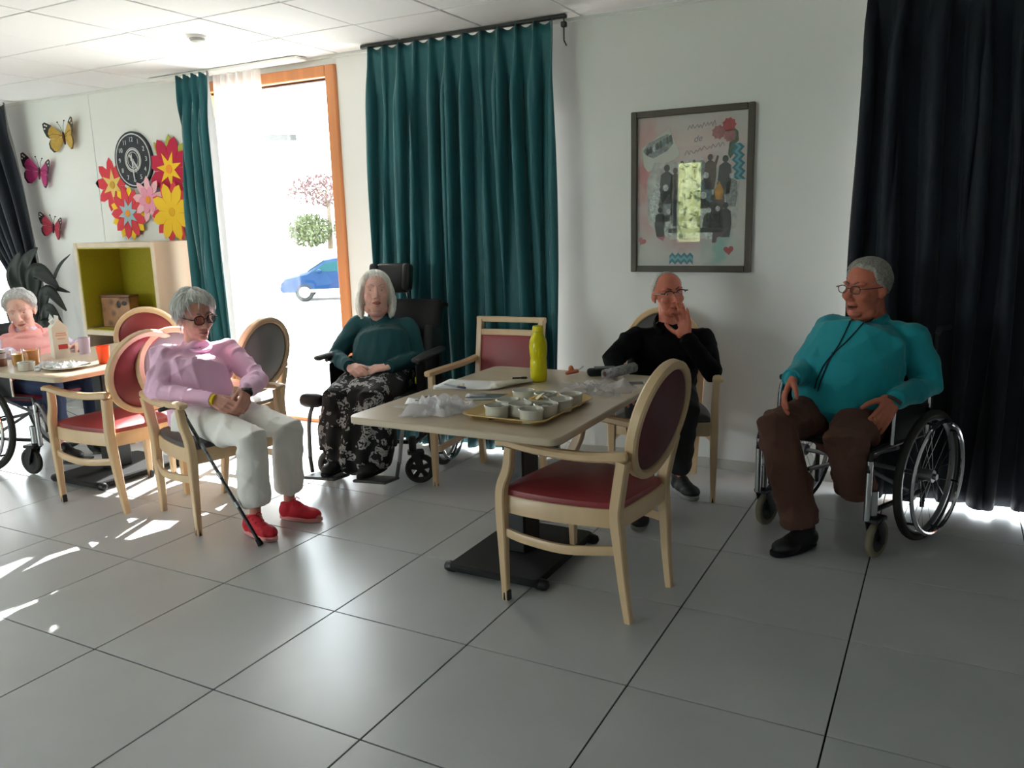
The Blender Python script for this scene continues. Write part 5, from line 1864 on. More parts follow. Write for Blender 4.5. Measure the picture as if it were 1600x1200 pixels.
root, Hm, _ = P_make('elderly woman in a pink padded vest over pale lilac sleeves at the left table', lv, SK_W,
    ((-2.068, 1.50, 0.985), face_dir(-44, -12), 0.10, 0.98), nb, nb - L * 0.175 - V((0, 0, 0.05)), nb + L * 0.18 - V((0, 0, 0.06)), elR, elL, wrR, wrL,
    [(wrR, V((0.93, 0.2, -0.1)), V((0, 0, -1)), -1, dict(curl=(0.3, 0.3, 0.35, 0.4), sc=0.93)), (wrL, V((0.9, -0.4, -0.05)), V((0, -0.2, -1)), 1, dict(curl=(0.35, 0.4, 0.4, 0.4), sc=0.93))],
    tor, F,
    [(hip - L * 0.09 + V((0, 0, -0.02)), V((-1.62, 1.36, 0.54)), V((-1.62, 1.36, 0.2)), V((-1.50, 1.36, 0.09))), (hip + L * 0.09 + V((0, 0, -0.02)), V((-1.60, 1.60, 0.54)), V((-1.60, 1.60, 0.2)), V((-1.48, 1.60, 0.09)))],
    [dict(heel=(-1.665, 1.36, 0.088), toe=(-1.43, 1.36, 0.088), ankle=(-1.62, 1.36, 0.2), mat=BLKSH, sole_mat=BLKSOLE, high=0.03), dict(heel=(-1.645, 1.60, 0.088), toe=(-1.41, 1.60, 0.088), ankle=(-1.60, 1.60, 0.2), mat=BLKSH, sole_mat=BLKSOLE, high=0.03)],
    LILAC, M('navy_denim', srgb(34, 50, 86), 0.8, bump=(300, 0.3), var=(8, 0.15)), hair_shell(M('silver_hair', srgb(206, 206, 206), 0.5, var=(60, 0.22), sheen=0.3), line_v, thick_v, 21, 0.003, n=200, length=0.05, wild=0.6), iris=IRIS_B, browm=M('pale_brow', (0.5, 0.4, 0.35), 0.8), lipm=LIP,
    armr=(0.068, 0.064, 0.056, 0.038), topfolds=(22, 0.018, 26), topname='sweater', fat=0.003, hem=0.85)
# padded vest: quilted shell over the jumper
g = G()
t2 = [(p + F * 0.004 + V((0, 0, 0.008 * k)) - F * (0.03 if k == 3 else 0), (r[0] + 0.022, r[1] + (0.022 if k < 3 else -0.01))) for k, (p, r) in enumerate(tor[:-1])]
g.tube([p for p, r in t2], [r for p, r in t2], seg=28, up=F)
for s in (-1, 1):
    g.tube([nb + L * 0.04 * s - V((0, 0, 0.02)), nb + L * 0.15 * s - V((0, 0, 0.04))], [0.05, 0.066], seg=16, rnd=3)


def quilt(co, nr):
    z = co[:, 2] + 0.12 * (co[:, :2] @ np.array([F.x, F.y]))
    h = np.abs(np.sin(z * 46)) ** 0.6 * 0.02 - 0.006
    return folds(30, 0.004, 40)(co + nr * h[:, None], nr)


VESTP = M('salmon_pink_nylon', srgb(240, 164, 158), 0.5, bump=(120, 0.15), sheen=0.2)
vest = part('padded_vest', blob('padded_vest', local(g, lv), 0.0065, 4, VESTP, post=quilt), None, root, label='salmon pink padded vest')
g = G()
ax = V((0.35, -0.1, 0.9)).normalized()
a = (F - ax * F.dot(ax)).normalized()
b = ax.cross(a)
pts = []
for i in range(25):
    q = math.radians(24 + 312 * i / 24)
    pts.append(nb + V((0.012, 0, 0.012)) + a * (0.088 * math.cos(q)) + b * (0.086 * math.sin(q)) - ax * 0.028 * math.cos(q))
g.tube(pts, [(0.020, 0.032)] * 25, up=ax, seg=12, rnd=3)
part('collar', local(g, lv), VESTP, vest)
fz = hip + F * 0.245
part('zip', local(G().tube([fz + V((0, 0, -0.02)), fz + V((-0.01, 0, 0.1)), nb + F * 0.155 - V((0, 0, 0.12)), nb + F * 0.11 - V((0, 0, 0.045))], [(0.006, 0.004)] * 4, up=F, seg=8), lv), M('zip_brown', srgb(150, 84, 72), 0.6), vest)
part('badge', local(G().ring(nb + F * 0.16 + L * 0.105 - V((0, 0, 0.115)), 0.02, 0.004, axis=F, seg=20, rs=6), lv), M('badge_grey', srgb(150, 140, 136), 0.4), vest, label='small round grey badge')
# ------------------------------------------------------------------ wall decorations
def flat(g, out, y0, y1):
    """a thin cut-out standing in the wall plane: outline in (x, z), from y0 (wall) to y1 (room)"""
    n = len(out)
    vs = [(p[0], y0, p[1]) for p in out] + [(p[0], y1, p[1]) for p in out]
    fs = [tuple(range(n)), tuple(reversed(range(n, 2 * n)))]
    for i in range(n):
        j = (i + 1) % n
        fs.append((i, n + i, n + j, j))
    g.add(vs, fs)
    return g


def disc(g, x, z, r, y0, y1, n=32):
    return flat(g, [(x + r * math.cos(2 * PI * i / n), z + r * math.sin(2 * PI * i / n)) for i in range(n)], y0, y1)


# clock
SLATEB = M('clock_slate', srgb(26, 34, 44), 0.6)
CLW = M('clock_white', srgb(206, 208, 208), 0.6)
ck = thing('wall_clock', 'round dark slate wall clock with pale numerals above the paper flowers', 'clock', (-2.744, YW, 2.045))
part('face', disc(G(), 0, 0, 0.225, 0, -0.022, 64), SLATEB, ck)
part('ring_mark', G().ring((0, -0.023, 0), 0.205, 0.005, axis=(0, 1, 0), seg=56, rs=6, rb=0.002), CLW, ck)
for R, r in ((0.095, 0.0035), (0.082, 0.006), (0.062, 0.003)):
    part('ring_mark', G().ring((0, -0.023, 0), R, r, axis=(0, 1, 0), seg=40, rs=6, rb=0.002), CLW, ck)
for h in range(1, 13):
    a = math.radians(90 - 30 * h)
    o = part('numeral', text_mesh(str(h), 0.052, 0.002), None, ck)
    o.data.materials.append(CLW)
    o.location = (0.160 * math.cos(a), -0.0235, 0.160 * math.sin(a))
    o.rotation_euler = (PI / 2, 0, 0)


def clock_hand(ang, ln, w, tail, y, name):
    a = math.radians(90 - ang)
    d, n = V((math.cos(a), math.sin(a))), V((-math.sin(a), math.cos(a)))
    P = [-d * tail - n * w, d * ln * 0.8 - n * w, d * ln, d * ln * 0.8 + n * w, -d * tail + n * w]
    part(name, flat(G(), [(p.x, p.y) for p in P], y, y - 0.003), CLW, ck)


clock_hand(141, 0.105, 0.008, 0.05, -0.027, 'hour_hand')
clock_hand(178, 0.175, 0.0045, 0.05, -0.031, 'minute_hand')
clock_hand(155, 0.12, 0.002, 0.04, -0.035, 'second_hand')
part('pin', disc(G(), 0, 0, 0.01, -0.022, -0.039, 16), CLW, ck)


# paper flowers
def petals(n, r0, r1, rot=0.0, wid=0.5, kind='leaf'):
    """closed star outline with n petals"""
    out = []
    for k in range(n):
        a = rot + 2 * PI * k / n
        h = PI / n
        wid = min(wid, 0.84)
        if kind == 'leaf':
            seq = ((-h, r0), (-h * wid * 1.15, r0 + (r1 - r0) * 0.45), (-h * wid * 0.6, r0 + (r1 - r0) * 0.78), (0, r1), (h * wid * 0.6, r0 + (r1 - r0) * 0.78), (h * wid * 1.15, r0 + (r1 - r0) * 0.45))
        else:
            seq = ((-h, r0), (0, r1))
        for da, r in seq:
            out.append((r * math.cos(a + da), r * math.sin(a + da)))
    return out


FLN = [0]


def flower(label, x, z, layers, centre, rc):
    t = thing('paper_flower', label, 'paper flower', (x, YW, z), group='paper flowers around the clock')
    y = -0.001 - 0.0135 * FLN[0]
    FLN[0] += 1
    for k, (n, r0, r1, rot, wid, kind, mat) in enumerate(layers):
        c = G()
        out = petals(n, r0, r1, rot, wid, kind)
        # fan from the middle so that concave stars fill correctly
        m = len(out)
        vs = [(0, y, 0), (0, y - 0.003, 0)] + [(p[0], y, p[1]) for p in out] + [(p[0], y - 0.003, p[1]) for p in out]
        fs = []
        for i in range(m):
            j = (i + 1) % m
            fs += [(0, 2 + i, 2 + j), (1, 2 + m + j, 2 + m + i), (2 + i, 2 + m + i, 2 + m + j, 2 + j)]
        c.add(vs, fs)
        part('petals', c, mat, t, smooth=False)
        y -= 0.004
    part('flower_centre', disc(G(), 0, 0, rc, y + 0.001, y - 0.003, 20), centre, t)


PR = M('paper_red', srgb(214, 58, 72), 0.8)
PC = M('paper_crimson', srgb(190, 22, 66), 0.8)
PY = M('paper_yellow', srgb(240, 196, 40), 0.8)
PO = M('paper_orange', srgb(240, 150, 40), 0.8)
PK = M('paper_pink', srgb(236, 180, 190), 0.8)
PG = M('paper_green', srgb(166, 170, 70), 0.8)
PB = M('paper_blue', srgb(160, 186, 196), 0.8)
PS = M('paper_straw', srgb(230, 196, 110), 0.8)
flower('red paper flower with straw yellow star, left of the clock', -3.055, 1.86, [(9, 0.075, 0.225, 0.25, 0.95, 'leaf', PR), (6, 0.055, 0.135, 0.5, 1, 'star', PS)], M('paper_ochre', srgb(196, 150, 50), 0.8), 0.03)
flower('crimson paper flower with yellow star and green leaves behind, right of the clock', -2.325, 1.95, [(9, 0.1, 0.27, 0.1, 0.6, 'leaf', PG), (8, 0.1, 0.26, 0.45, 1.0, 'leaf', PC), (7, 0.06, 0.145, 0.3, 1, 'star', PY)], PO, 0.035)
flower('red and yellow paper flower with pale blue star below the clock', -2.86, 1.62, [(9, 0.08, 0.225, 0.0, 0.7, 'leaf', PY), (9, 0.07, 0.215, 0.35, 0.9, 'leaf', PR), (8, 0.06, 0.12, 0.2, 1, 'star', PB)], PO, 0.028)
flower('pale pink paper flower with orange centre between its brighter neighbours', -2.58, 1.72, [(9, 0.05, 0.19, 0.2, 0.8, 'leaf', PK), (6, 0.045, 0.12, 0.1, 0.9, 'leaf', M('paper_rose', srgb(230, 150, 176), 0.8))], PO, 0.03)
flower('large yellow paper flower on red petals, lowest beside the teal curtain', -2.30, 1.615, [(10, 0.09, 0.245, 0.1, 0.9, 'leaf', PR), (8, 0.07, 0.235, 0.3, 1.0, 'leaf', PY)], M('paper_gold', srgb(224, 170, 20), 0.8), 0.035)


# butterflies
def butterfly(label, x, z, span, roll, wing, body):
    t = thing('butterfly_ornament', label, 'butterfly ornament', (x, YW - 0.012, z), group='butterflies on the wall')
    bk = M('butterfly_black', srgb(28, 24, 26), 0.6)
    wh = M('butterfly_white', srgb(200, 200, 196), 0.6)
    h = span * 0.62
    R = Matrix.Rotation(roll, 4, 'Y')
    for s in (-1, 1):
        dh = Matrix.Rotation(-s * 0.22, 4, 'Z')
        up = [(0.0, 0.02), (0.12, 0.12), (0.30, 0.26), (0.44, 0.33), (0.50, 0.30), (0.49, 0.16), (0.44, 0.04), (0.36, -0.01), (0.2, -0.02)]
        lo = [(0.0, 0.0), (0.2, -0.02), (0.36, -0.02), (0.41, -0.1), (0.40, -0.2), (0.32, -0.29), (0.22, -0.28), (0.12, -0.19)]
        tip = [(0.28, 0.245), (0.44, 0.33), (0.50, 0.30), (0.49, 0.16), (0.44, 0.04), (0.36, -0.01), (0.40, 0.1), (0.36, 0.18)]
        hem = [(0.36, -0.03), (0.41, -0.1), (0.40, -0.2), (0.32, -0.29), (0.22, -0.28), (0.3, -0.255), (0.365, -0.18), (0.38, -0.1)]

        def wg(o, y0, y1):
            P = [(s * a * span, b * span) for a, b in o]
            if s < 0:
                P = P[::-1]
            g = flat(G(), P, y0, y1)
            return g.xf(R @ dh)
        w = part('wing', wg(up, 0, -0.003), wing, t, smooth=False)
        part('wing_tip', wg(tip, -0.0032, -0.0045), bk, w, smooth=False)
        for a, b in ((0.44, 0.27), (0.455, 0.2), (0.40, 0.25)):
            part('wing_spot', disc(G(), s * a * span, b * span, span * 0.02, -0.0047, -0.006, 10).xf(R @ dh), wh, w)
        w = part('wing', wg(lo, 0.0, -0.003), wing, t, smooth=False)
        part('wing_edge', wg(hem, -0.0032, -0.0045), bk, w, smooth=False)
        part('vein', G().tube([(0, -0.004, 0.01 * span), (s * 0.28 * span, -0.004, 0.08 * span), (s * 0.4 * span, -0.004, 0.05 * span)], 0.0018, seg=5).xf(R @ dh), bk, w)
        part('antenna', G().tube([(0, -0.006, 0.06 * span), (s * 0.05 * span, -0.012, 0.2 * span), (s * 0.11 * span, -0.015, 0.29 * span)], 0.0018, seg=5).ell((s * 0.112 * span, -0.015, 0.295 * span), 0.006, seg=8, rings=6).xf(R), bk, t)
    part('insect_body', G().tube([(0, -0.006, -0.15 * span), (0, -0.008, -0.02 * span), (0, -0.009, 0.07 * span)], [0.006, 0.013, 0.008], seg=10, rnd=3).xf(R), body, t)


butterfly('gold and black butterfly ornament high on the wall', -3.60, 2.29, 0.42, -0.06, M('wing_gold', srgb(184, 146, 54), 0.6, var=(30, 0.15)), M('body_brown', srgb(84, 40, 22), 0.6))
butterfly('large magenta and black butterfly ornament on the wall', -4.005, 2.015, 0.42, 0.22, M('wing_magenta', srgb(176, 46, 112), 0.6, var=(30, 0.15)), M('body_wine', srgb(90, 16, 50), 0.6))
butterfly('small red and black butterfly ornament, lowest on the wall', -3.91, 1.53, 0.335, 0.2, M('wing_red', srgb(166, 36, 62), 0.6, var=(30, 0.15)), MATS['body_wine'])

# framed collage
FRM = M('dark_brown_frame_wood', srgb(70, 62, 52), 0.5, var=(14, 0.15))
x0, x1, z0, z1 = 1.545, 2.243, 1.156, 2.063
pf = thing('framed_collage', 'large dark-framed memory collage behind glass hanging above the man in black', 'picture', ((x0 + x1) / 2, YW, (z0 + z1) / 2))
w, h = (x1 - x0) / 2, (z1 - z0) / 2
fw = 0.036
for a, b, c, d, nm in ((-w, -w + fw, -h, h, 0), (w - fw, w, -h, h, 0), (-w + fw, w - fw, h - fw, h, 1), (-w + fw, w - fw, -h, -h + fw, 1)):
    part('frame_bar', G().box(((a + b) / 2, -0.014, (c + d) / 2), (b - a, 0.028, d - c), 0.004), FRM, pf)


def poster_mat():
    m = bpy.data.materials.new('watercolour_sheet')
    m.use_nodes = True
    nt = m.node_tree
    b = nt.nodes['Principled BSDF']
    b.inputs['Roughness'].default_value = 0.7
    tc = nt.nodes.new('ShaderNodeTexCoord')
    col = None
    prev = None
    base = nt.nodes.new('ShaderNodeRGB')
    base.outputs[0].default_value = (*srgb(214, 208, 206), 1)
    prev = base.outputs[0]
    for (sc, off, c, lo, hi, px, pz, rx, rz) in ((7, 0, (214, 132, 140), 0.42, 0.68, -0.22, 0.1, 0.22, 0.42), (9, 5, (196, 96, 112), 0.5, 0.75, -0.02, -0.27, 0.2, 0.09), (10, 9, (150, 190, 186), 0.45, 0.7, 0.17, -0.33, 0.13, 0.13), (8, 13, (226, 200, 200), 0.35, 0.6, 0.1, 0.25, 0.3, 0.2)):
        n = nt.nodes.new('ShaderNodeTexNoise')
        n.inputs['Scale'].default_value = sc
        mp = nt.nodes.new('ShaderNodeMapping')
        mp.inputs['Location'].default_value = (off, off, off)
        nt.links.new(tc.outputs['Object'], mp.inputs['Vector'])
        nt.links.new(mp.outputs['Vector'], n.inputs['Vector'])
        r = nt.nodes.new('ShaderNodeMapRange')
        r.inputs[1].default_value = lo
        r.inputs[2].default_value = hi
        nt.links.new(n.outputs['Fac'], r.inputs[0])
        mp2 = nt.nodes.new('ShaderNodeMapping')
        mp2.vector_type = 'TEXTURE'
        mp2.inputs['Location'].default_value = (px, 0, pz)
        mp2.inputs['Scale'].default_value = (rx, 1, rz)
        nt.links.new(tc.outputs['Object'], mp2.inputs['Vector'])
        gr = nt.nodes.new('ShaderNodeTexGradient')
        gr.gradient_type = 'SPHERICAL'
        nt.links.new(mp2.outputs['Vector'], gr.inputs['Vector'])
        sq = nt.nodes.new('ShaderNodeMath')
        sq.operation = 'MULTIPLY'
        nt.links.new(gr.outputs['Fac'], sq.inputs[0])
        ad = nt.nodes.new('ShaderNodeMath')
        ad.operation = 'ADD'
        ad.use_clamp = True
        ad.inputs[1].default_value = 0.35
        nt.links.new(r.outputs[0], ad.inputs[0])
        nt.links.new(ad.outputs[0], sq.inputs[1])
        s2 = nt.nodes.new('ShaderNodeMath')
        s2.operation = 'MULTIPLY'
        s2.use_clamp = True
        s2.inputs[1].default_value = 1.7
        nt.links.new(sq.outputs[0], s2.inputs[0])
        mx = nt.nodes.new('ShaderNodeMix')
        mx.data_type = 'RGBA'
        nt.links.new(s2.outputs[0], mx.inputs[0])
        nt.links.new(prev, mx.inputs[6])
        mx.inputs[7].default_value = (*srgb(*c), 1)
        prev = mx.outputs[2]
    nt.links.new(prev, b.inputs['Base Color'])
    return m


sheet_o = part('sheet', G().box((0, -0.006, 0), (2 * (w - fw), 0.004, 2 * (h - fw))), poster_mat(), pf)
IW, IH = 2 * (w - fw), 2 * (h - fw)


def uv(u, v):
    return ((u - 0.5) * IW, (0.5 - v) * IH)


def blobout(pts):
    return [uv(*p) for p in pts][::-1]


PBW = [M('photo_grey_%s' % n, srgb(*c), 0.6, var=(70, 0.5)) for n, c in (('dark', (52, 52, 52)), ('mid', (140, 144, 146)), ('pale', (206, 210, 210)), ('blue', (92, 116, 128)), ('brown', (92, 68, 58)), ('black', (30, 32, 32)))]


def cut(name, out, mat, y, par=None, **k):
    return part(name, flat(G(), out, y, y - 0.0012), mat, par or sheet_o, smooth=False, **k)


WHP = M('white_card', srgb(216, 214, 208), 0.7)
# tilted snapshot, upper left
cd = cut('snapshot', blobout([(0.04, 0.2), (0.30, 0.08), (0.40, 0.25), (0.36, 0.28), (0.10, 0.36), (0.06, 0.32)]), WHP, -0.0082)
cut('snapshot_print', blobout([(0.055, 0.22), (0.10, 0.17), (0.28, 0.115), (0.325, 0.14), (0.335, 0.18), (0.28, 0.225), (0.15, 0.27), (0.085, 0.25)]), PBW[1], -0.0095, sheet_o)
for k in range(8):
    u = 0.08 + k * 0.031
    cut('snapshot_person', blobout([(u, 0.24 - k * 0.011), (u + 0.004, 0.205 - k * 0.011), (u + 0.022, 0.198 - k * 0.011), (u + 0.03, 0.235 - k * 0.011), (u + 0.02, 0.25 - k * 0.011)]), PBW[(0, 5, 2, 0, 5, 3, 5, 0)[k]], -0.0108, sheet_o)


def standing(u, v, s, mat, arms=False, head=None):
    """small cut-out figure of a standing or sitting person; u, v is the middle of the head"""
    n = 12
    hd = [uv(u + 0.022 * s * math.cos(2 * PI * i / n), v + 0.019 * s * math.sin(2 * PI * i / n)) for i in range(n)][::-1]
    bd = [(u - 0.012 * s, v + 0.018 * s), (u - 0.045 * s, v + 0.035 * s), (u - 0.055 * s, v + 0.11 * s), (u - 0.035 * s, v + 0.19 * s), (u + 0.035 * s, v + 0.19 * s), (u + 0.05 * s, v + 0.11 * s), (u + 0.042 * s, v + 0.035 * s), (u + 0.012 * s, v + 0.018 * s)]
    if arms:
        bd = bd[:-2] + [(u + 0.05 * s, v + 0.05 * s), (u + 0.07 * s, v - 0.005 * s), (u + 0.055 * s, v - 0.01 * s), (u + 0.035 * s, v + 0.03 * s)] + bd[-1:]
    cut('photo_figure', blobout(bd), mat, -0.0098)
    cut('photo_head', hd, head or mat, -0.0112)


cut('photo_print', blobout([(0.09, 0.42), (0.16, 0.3), (0.62, 0.3), (0.94, 0.42), (0.92, 0.74), (0.80, 0.79), (0.2, 0.78), (0.1, 0.7)]), M('photo_paper', srgb(200, 198, 196), 0.7, var=(26, 0.3)), -0.0083)
for u, v, s, m_, ar in ((0.28, 0.34, 1.25, 5, 0), (0.36, 0.36, 1.1, 4, 0), (0.42, 0.31, 0.7, 4, 0), (0.47, 0.31, 0.6, 1, 0), (0.53, 0.305, 0.6, 4, 0), (0.60, 0.29, 0.6, 1, 0), (0.675, 0.285, 1.1, 4, 1), (0.81, 0.30, 1.2, 0, 0), (0.87, 0.41, 1.05, 1, 0),
                       (0.64, 0.40, 1.15, 3, 0), (0.76, 0.46, 1.0, 4, 0), (0.19, 0.46, 1.3, 2, 0), (0.27, 0.47, 1.2, 1, 0), (0.62, 0.53, 1.25, 2, 0), (0.71, 0.55, 1.2, 0, 0), (0.82, 0.6, 1.1, 5, 0), (0.30, 0.63, 0.9, 2, 0), (0.42, 0.63, 1.0, 1, 0), (0.55, 0.62, 0.95, 2, 0), (0.67, 0.63, 1.0, 2, 0), (0.75, 0.62, 0.95, 1, 0), (0.22, 0.62, 0.95, 5, 0), (0.48, 0.45, 1.3, 1, 0), (0.38, 0.5, 1.2, 5, 0), (0.55, 0.46, 1.1, 3, 0)):
    standing(u, v, s, PBW[m_], ar, PBW[2] if m_ in (1, 3) else None)
cut('dark_strip', blobout([(0.3, 0.745), (0.8, 0.745), (0.8, 0.775), (0.3, 0.775)]), PBW[5], -0.0115)
cut('paper_strip', blobout([(0.31, 0.785), (0.72, 0.78), (0.72, 0.815), (0.31, 0.82)]), WHP, -0.0085)
cut('scarf_print', blobout([(0.71, 0.775), (0.86, 0.745), (0.80, 0.80), (0.75, 0.81), (0.735, 0.845), (0.705, 0.845)]), M('plum_print', srgb(88, 58, 66), 0.7), -0.0115)
cut('yellow_print', blobout([(0.72, 0.5), (0.76, 0.44), (0.80, 0.5), (0.79, 0.56), (0.73, 0.56)]), M('yellow_print', srgb(196, 140, 48), 0.7, var=(40, 0.4)), -0.0118)


# roses, leaves, hearts
def rose(u, v, r, mat):
    for k, (rr, n) in enumerate(((1, 9), (0.7, 7), (0.4, 5))):
        out = []
        for i in range(n * 3):
            a = 2 * PI * i / (n * 3)
            q = r * rr * (1 + 0.12 * math.cos(n * a + k))
            x, z = uv(u, v)
            out.append((x + q * math.cos(a), z + q * math.sin(a)))
        cut('rose_petals', out, mat, -0.0085 - 0.0014 * k)


RS = M('rose_red_print', srgb(186, 54, 66), 0.6, var=(60, 0.25))
RS2 = M('rose_pink_print', srgb(178, 104, 108), 0.6, var=(60, 0.3))
LFP = M('leaf_print', srgb(62, 92, 62), 0.6, var=(40, 0.3))
for o_ in ([(0.82, 0.17), (0.87, 0.1), (0.915, 0.13), (0.92, 0.19), (0.87, 0.22)], [(0.84, 0.2), (0.87, 0.18), (0.905, 0.22), (0.88, 0.27), (0.85, 0.3), (0.83, 0.27)]):
    cut('leaf_print', blobout(o_), LFP, -0.0083)
rose(0.745, 0.128, 0.036, RS2)
rose(0.835, 0.085, 0.036, RS)
rose(0.845, 0.155, 0.032, RS2)


def heart(u, v, s, mat, rot=0.0):
    x, z = uv(u, v)
    out = []
    for i in range(28):
        t = 2 * PI * i / 28
        a, b = 16 * math.sin(t) ** 3 / 16, (13 * math.cos(t) - 5 * math.cos(2 * t) - 2 * math.cos(3 * t) - math.cos(4 * t)) / 16
        out.append((x + s * (a * math.cos(rot) - b * math.sin(rot)), z + s * (a * math.sin(rot) + b * math.cos(rot))))
    cut('heart', out[::-1], mat, -0.0086)


HR = M('heart_red', srgb(186, 48, 62), 0.35, var=(40, 0.2))
heart(0.045, 0.83, 0.024, HR, -0.5)
heart(0.855, 0.895, 0.028, HR, 0.1)
heart(0.235, 0.80, 0.026, M('heart_pink', srgb(188, 92, 124), 0.5), 0.3)


# zigzag washi tape
ZD = M('zigzag_dark', srgb(20, 118, 142), 0.6)
ZL = M('zigzag_light', srgb(112, 182, 196), 0.6)


def zig(p0, dirv, n, step, amp, wid, mat, y):
    d = V(dirv)
    q = V((-d.y, d.x))
    pts = [V(p0) + d * (step * i) + q * (amp if i % 2 else -amp) for i in range(n + 1)]
    out = [p + q * wid for p in pts] + [p - q * wid for p in reversed(pts)]
    g = G()
    m = n + 1
    vs = [(p.x, y, p.y) for p in out] + [(p.x, y - 0.0012, p.y) for p in out]
    L2 = 2 * m
    fs = []
    for i in range(n):
        a, b, c, d2 = i, i + 1, L2 - 2 - i, L2 - 1 - i
        fs += [(a, b, c, d2), (L2 + d2, L2 + c, L2 + b, L2 + a), (a, L2 + a, L2 + b, b), (d2, c, L2 + c, L2 + d2)]
    g.add(vs, fs)
    part('zigzag', g, mat, sheet_o, smooth=False)


for k, (off, mat) in enumerate(((0, ZD), (0.017, ZL), (0.034, ZD))):
    x, z = uv(0.885, 0.205)
    zig((x + off, z), (0.07, -1), 9, 0.0215, 0.011, 0.0085, mat, -0.0086 - 0.0012 * k)
    x, z = uv(0.31, 0.93)
    zig((x, z - off), (1, 0.0), 8, 0.0175, 0.009, 0.0085, mat, -0.0086 - 0.0012 * k)


# faint handwriting
INK = M('grey_ink', srgb(112, 118, 126), 0.8)


def script(txt, u, v, size, rot):
    o = part('handwriting', text_mesh(txt, size, 0.0006), None, sheet_o)
    o.data.materials.append(INK)
    x, z = uv(u, v)
    sh = Matrix(((1, 0.35, 0, 0), (0, 1, 0, 0), (0, 0, 1, 0), (0, 0, 0, 1)))
    o.data.transform(Matrix.Translation((x, -0.0088, z)) @ Matrix.Rotation(-rot, 4, 'Y') @ Matrix.Rotation(PI / 2, 4, 'X') @ sh)


script('de', 0.565, 0.16, 0.05, 0.1)


def scrawl(u0, u1, v, n, amp, seed, rise=0.0):
    rg = random.Random(seed)
    pts = []
    for i in range(n):
        t = i / (n - 1)
        x, z = uv(u0 + (u1 - u0) * t + rg.uniform(-0.006, 0.006), v - rise * t)
        pts.append((x, -0.0088, z + amp * (1 if i % 2 else -0.6) * rg.uniform(0.4, 1.2)))
    part('handwriting', G().tube(spline(pts, 3), 0.0013, seg=4), INK, sheet_o)


scrawl(0.47, 0.72, 0.09, 17, 0.016, 3, 0.02)
scrawl(0.44, 0.80, 0.255, 19, 0.014, 5, 0.05)
part('glass', G().box((0, -0.0165, 0), (IW + 0.01, 0.002, IH + 0.01)), pane_mat('picture_glass', (0.96, 0.97, 0.96), 0.06), pf)

# ------------------------------------------------------------------ on the main table
TH = 0.74
CER = M('white_ceramic', srgb(216, 212, 200), 0.18, coat=0.4)
TRAYM = M('beige_tray', srgb(222, 186, 124), 0.4, var=(6, 0.05))
tr = thing('serving_tray', 'beige plastic serving tray holding the white ramekins', 'tray', (1.80, 1.135, TH), -0.02)
g = G()
o1, o2, o3, o4 = [rrect(-a, -b, a, b, r, 5) for a, b, r in ((0.150, 0.215, 0.03), (0.172, 0.238, 0.045), (0.178, 0.244, 0.048), (0.146, 0.211, 0.028))]
vs = []
lv = [(o1, 0.0), (o2, 0.018), (o3, 0.018), (o3, 0.0215), (o2, 0.0215), (o4, 0.0045)]
for o_, z in lv:
    vs += [(p[0], p[1], z) for p in o_]
n = len(o1)
fs = [tuple(reversed(range(n)))]
for a in range(5):
    for i in range(n):
        j = (i + 1) % n
        fs.append((a * n + i, a * n + j, (a + 1) * n + j, (a + 1) * n + i))
fs.append(tuple(5 * n + i for i in range(n)))
g.add(vs, fs)
part('tray_body', g, TRAYM, tr)


def ramekin(label, x, y, z, fill=None, s=1.0):
    t = thing('ramekin', label, 'ramekin', (x, y, z), group='white ramekins on the tray' if z < 0.76 and x > 0 else None)
    r = 0.045 * s
    h = 0.05 * s
    part('bowl', G().lathe([(r * 0.8, 0.0), (r * 0.92, 0.002), (r * 0.97, 0.006), (r * 0.985, h * 0.84), (r * 1.05, h * 0.86), (r * 1.06, h * 0.97), (r * 1.03, h), (r * 0.95, h), (r * 0.92, h * 0.95), (r * 0.9, h * 0.2), (r * 0.7, h * 0.12), (0.0, h * 0.11)], 28), CER, t)
    if fill == 'yellow':
        fm = M('yellow_custard', srgb(226, 174, 70), 0.5, var=(30, 0.2))
        g = G()
        for q in range(3):
            g.ell((0.016 * math.cos(q * 2.1), 0.016 * math.sin(q * 2.1), h * 0.78), (0.02, 0.018, 0.016), seg=12, rings=8)
        part('leftover', blob('leftover', g, 0.004, 2, fm), None, t)
        part('paper_scrap', G().tube(spline([(0.01, -0.02, h), (0.025, 0, h * 1.35), (0.012, 0.02, h * 1.1)], 4), [(0.012, 0.002)] * 9, seg=6), M('cream_scrap', srgb(226, 214, 180), 0.7), t)
    elif fill == 'foil':
        g = G()
        rg = random.Random(int(x * 1000))
        for q in range(5):
            a = rg.uniform(0, 6.3)
            g.tube([(0.03 * math.cos(a), 0.03 * math.sin(a), h * 0.86), (0.0, 0.004, h * 0.98), (-0.028 * math.cos(a + 0.6), -0.028 * math.sin(a + 0.6), h * 0.88)], [(0.007, 0.0016)] * 3, seg=6)
        part('wrapper', blob('wrapper', g, 0.003, 1, M('grey_foil', srgb(120, 122, 118), 0.4, metal=0.4)), None, t)
    else:
        part('cream_film', G().lathe([(0.0, h * 0.13), (r * 0.7, h * 0.14), (r * 0.88, h * 0.2)], 20), M('cream_film', srgb(214, 206, 190), 0.5), t)
    return t


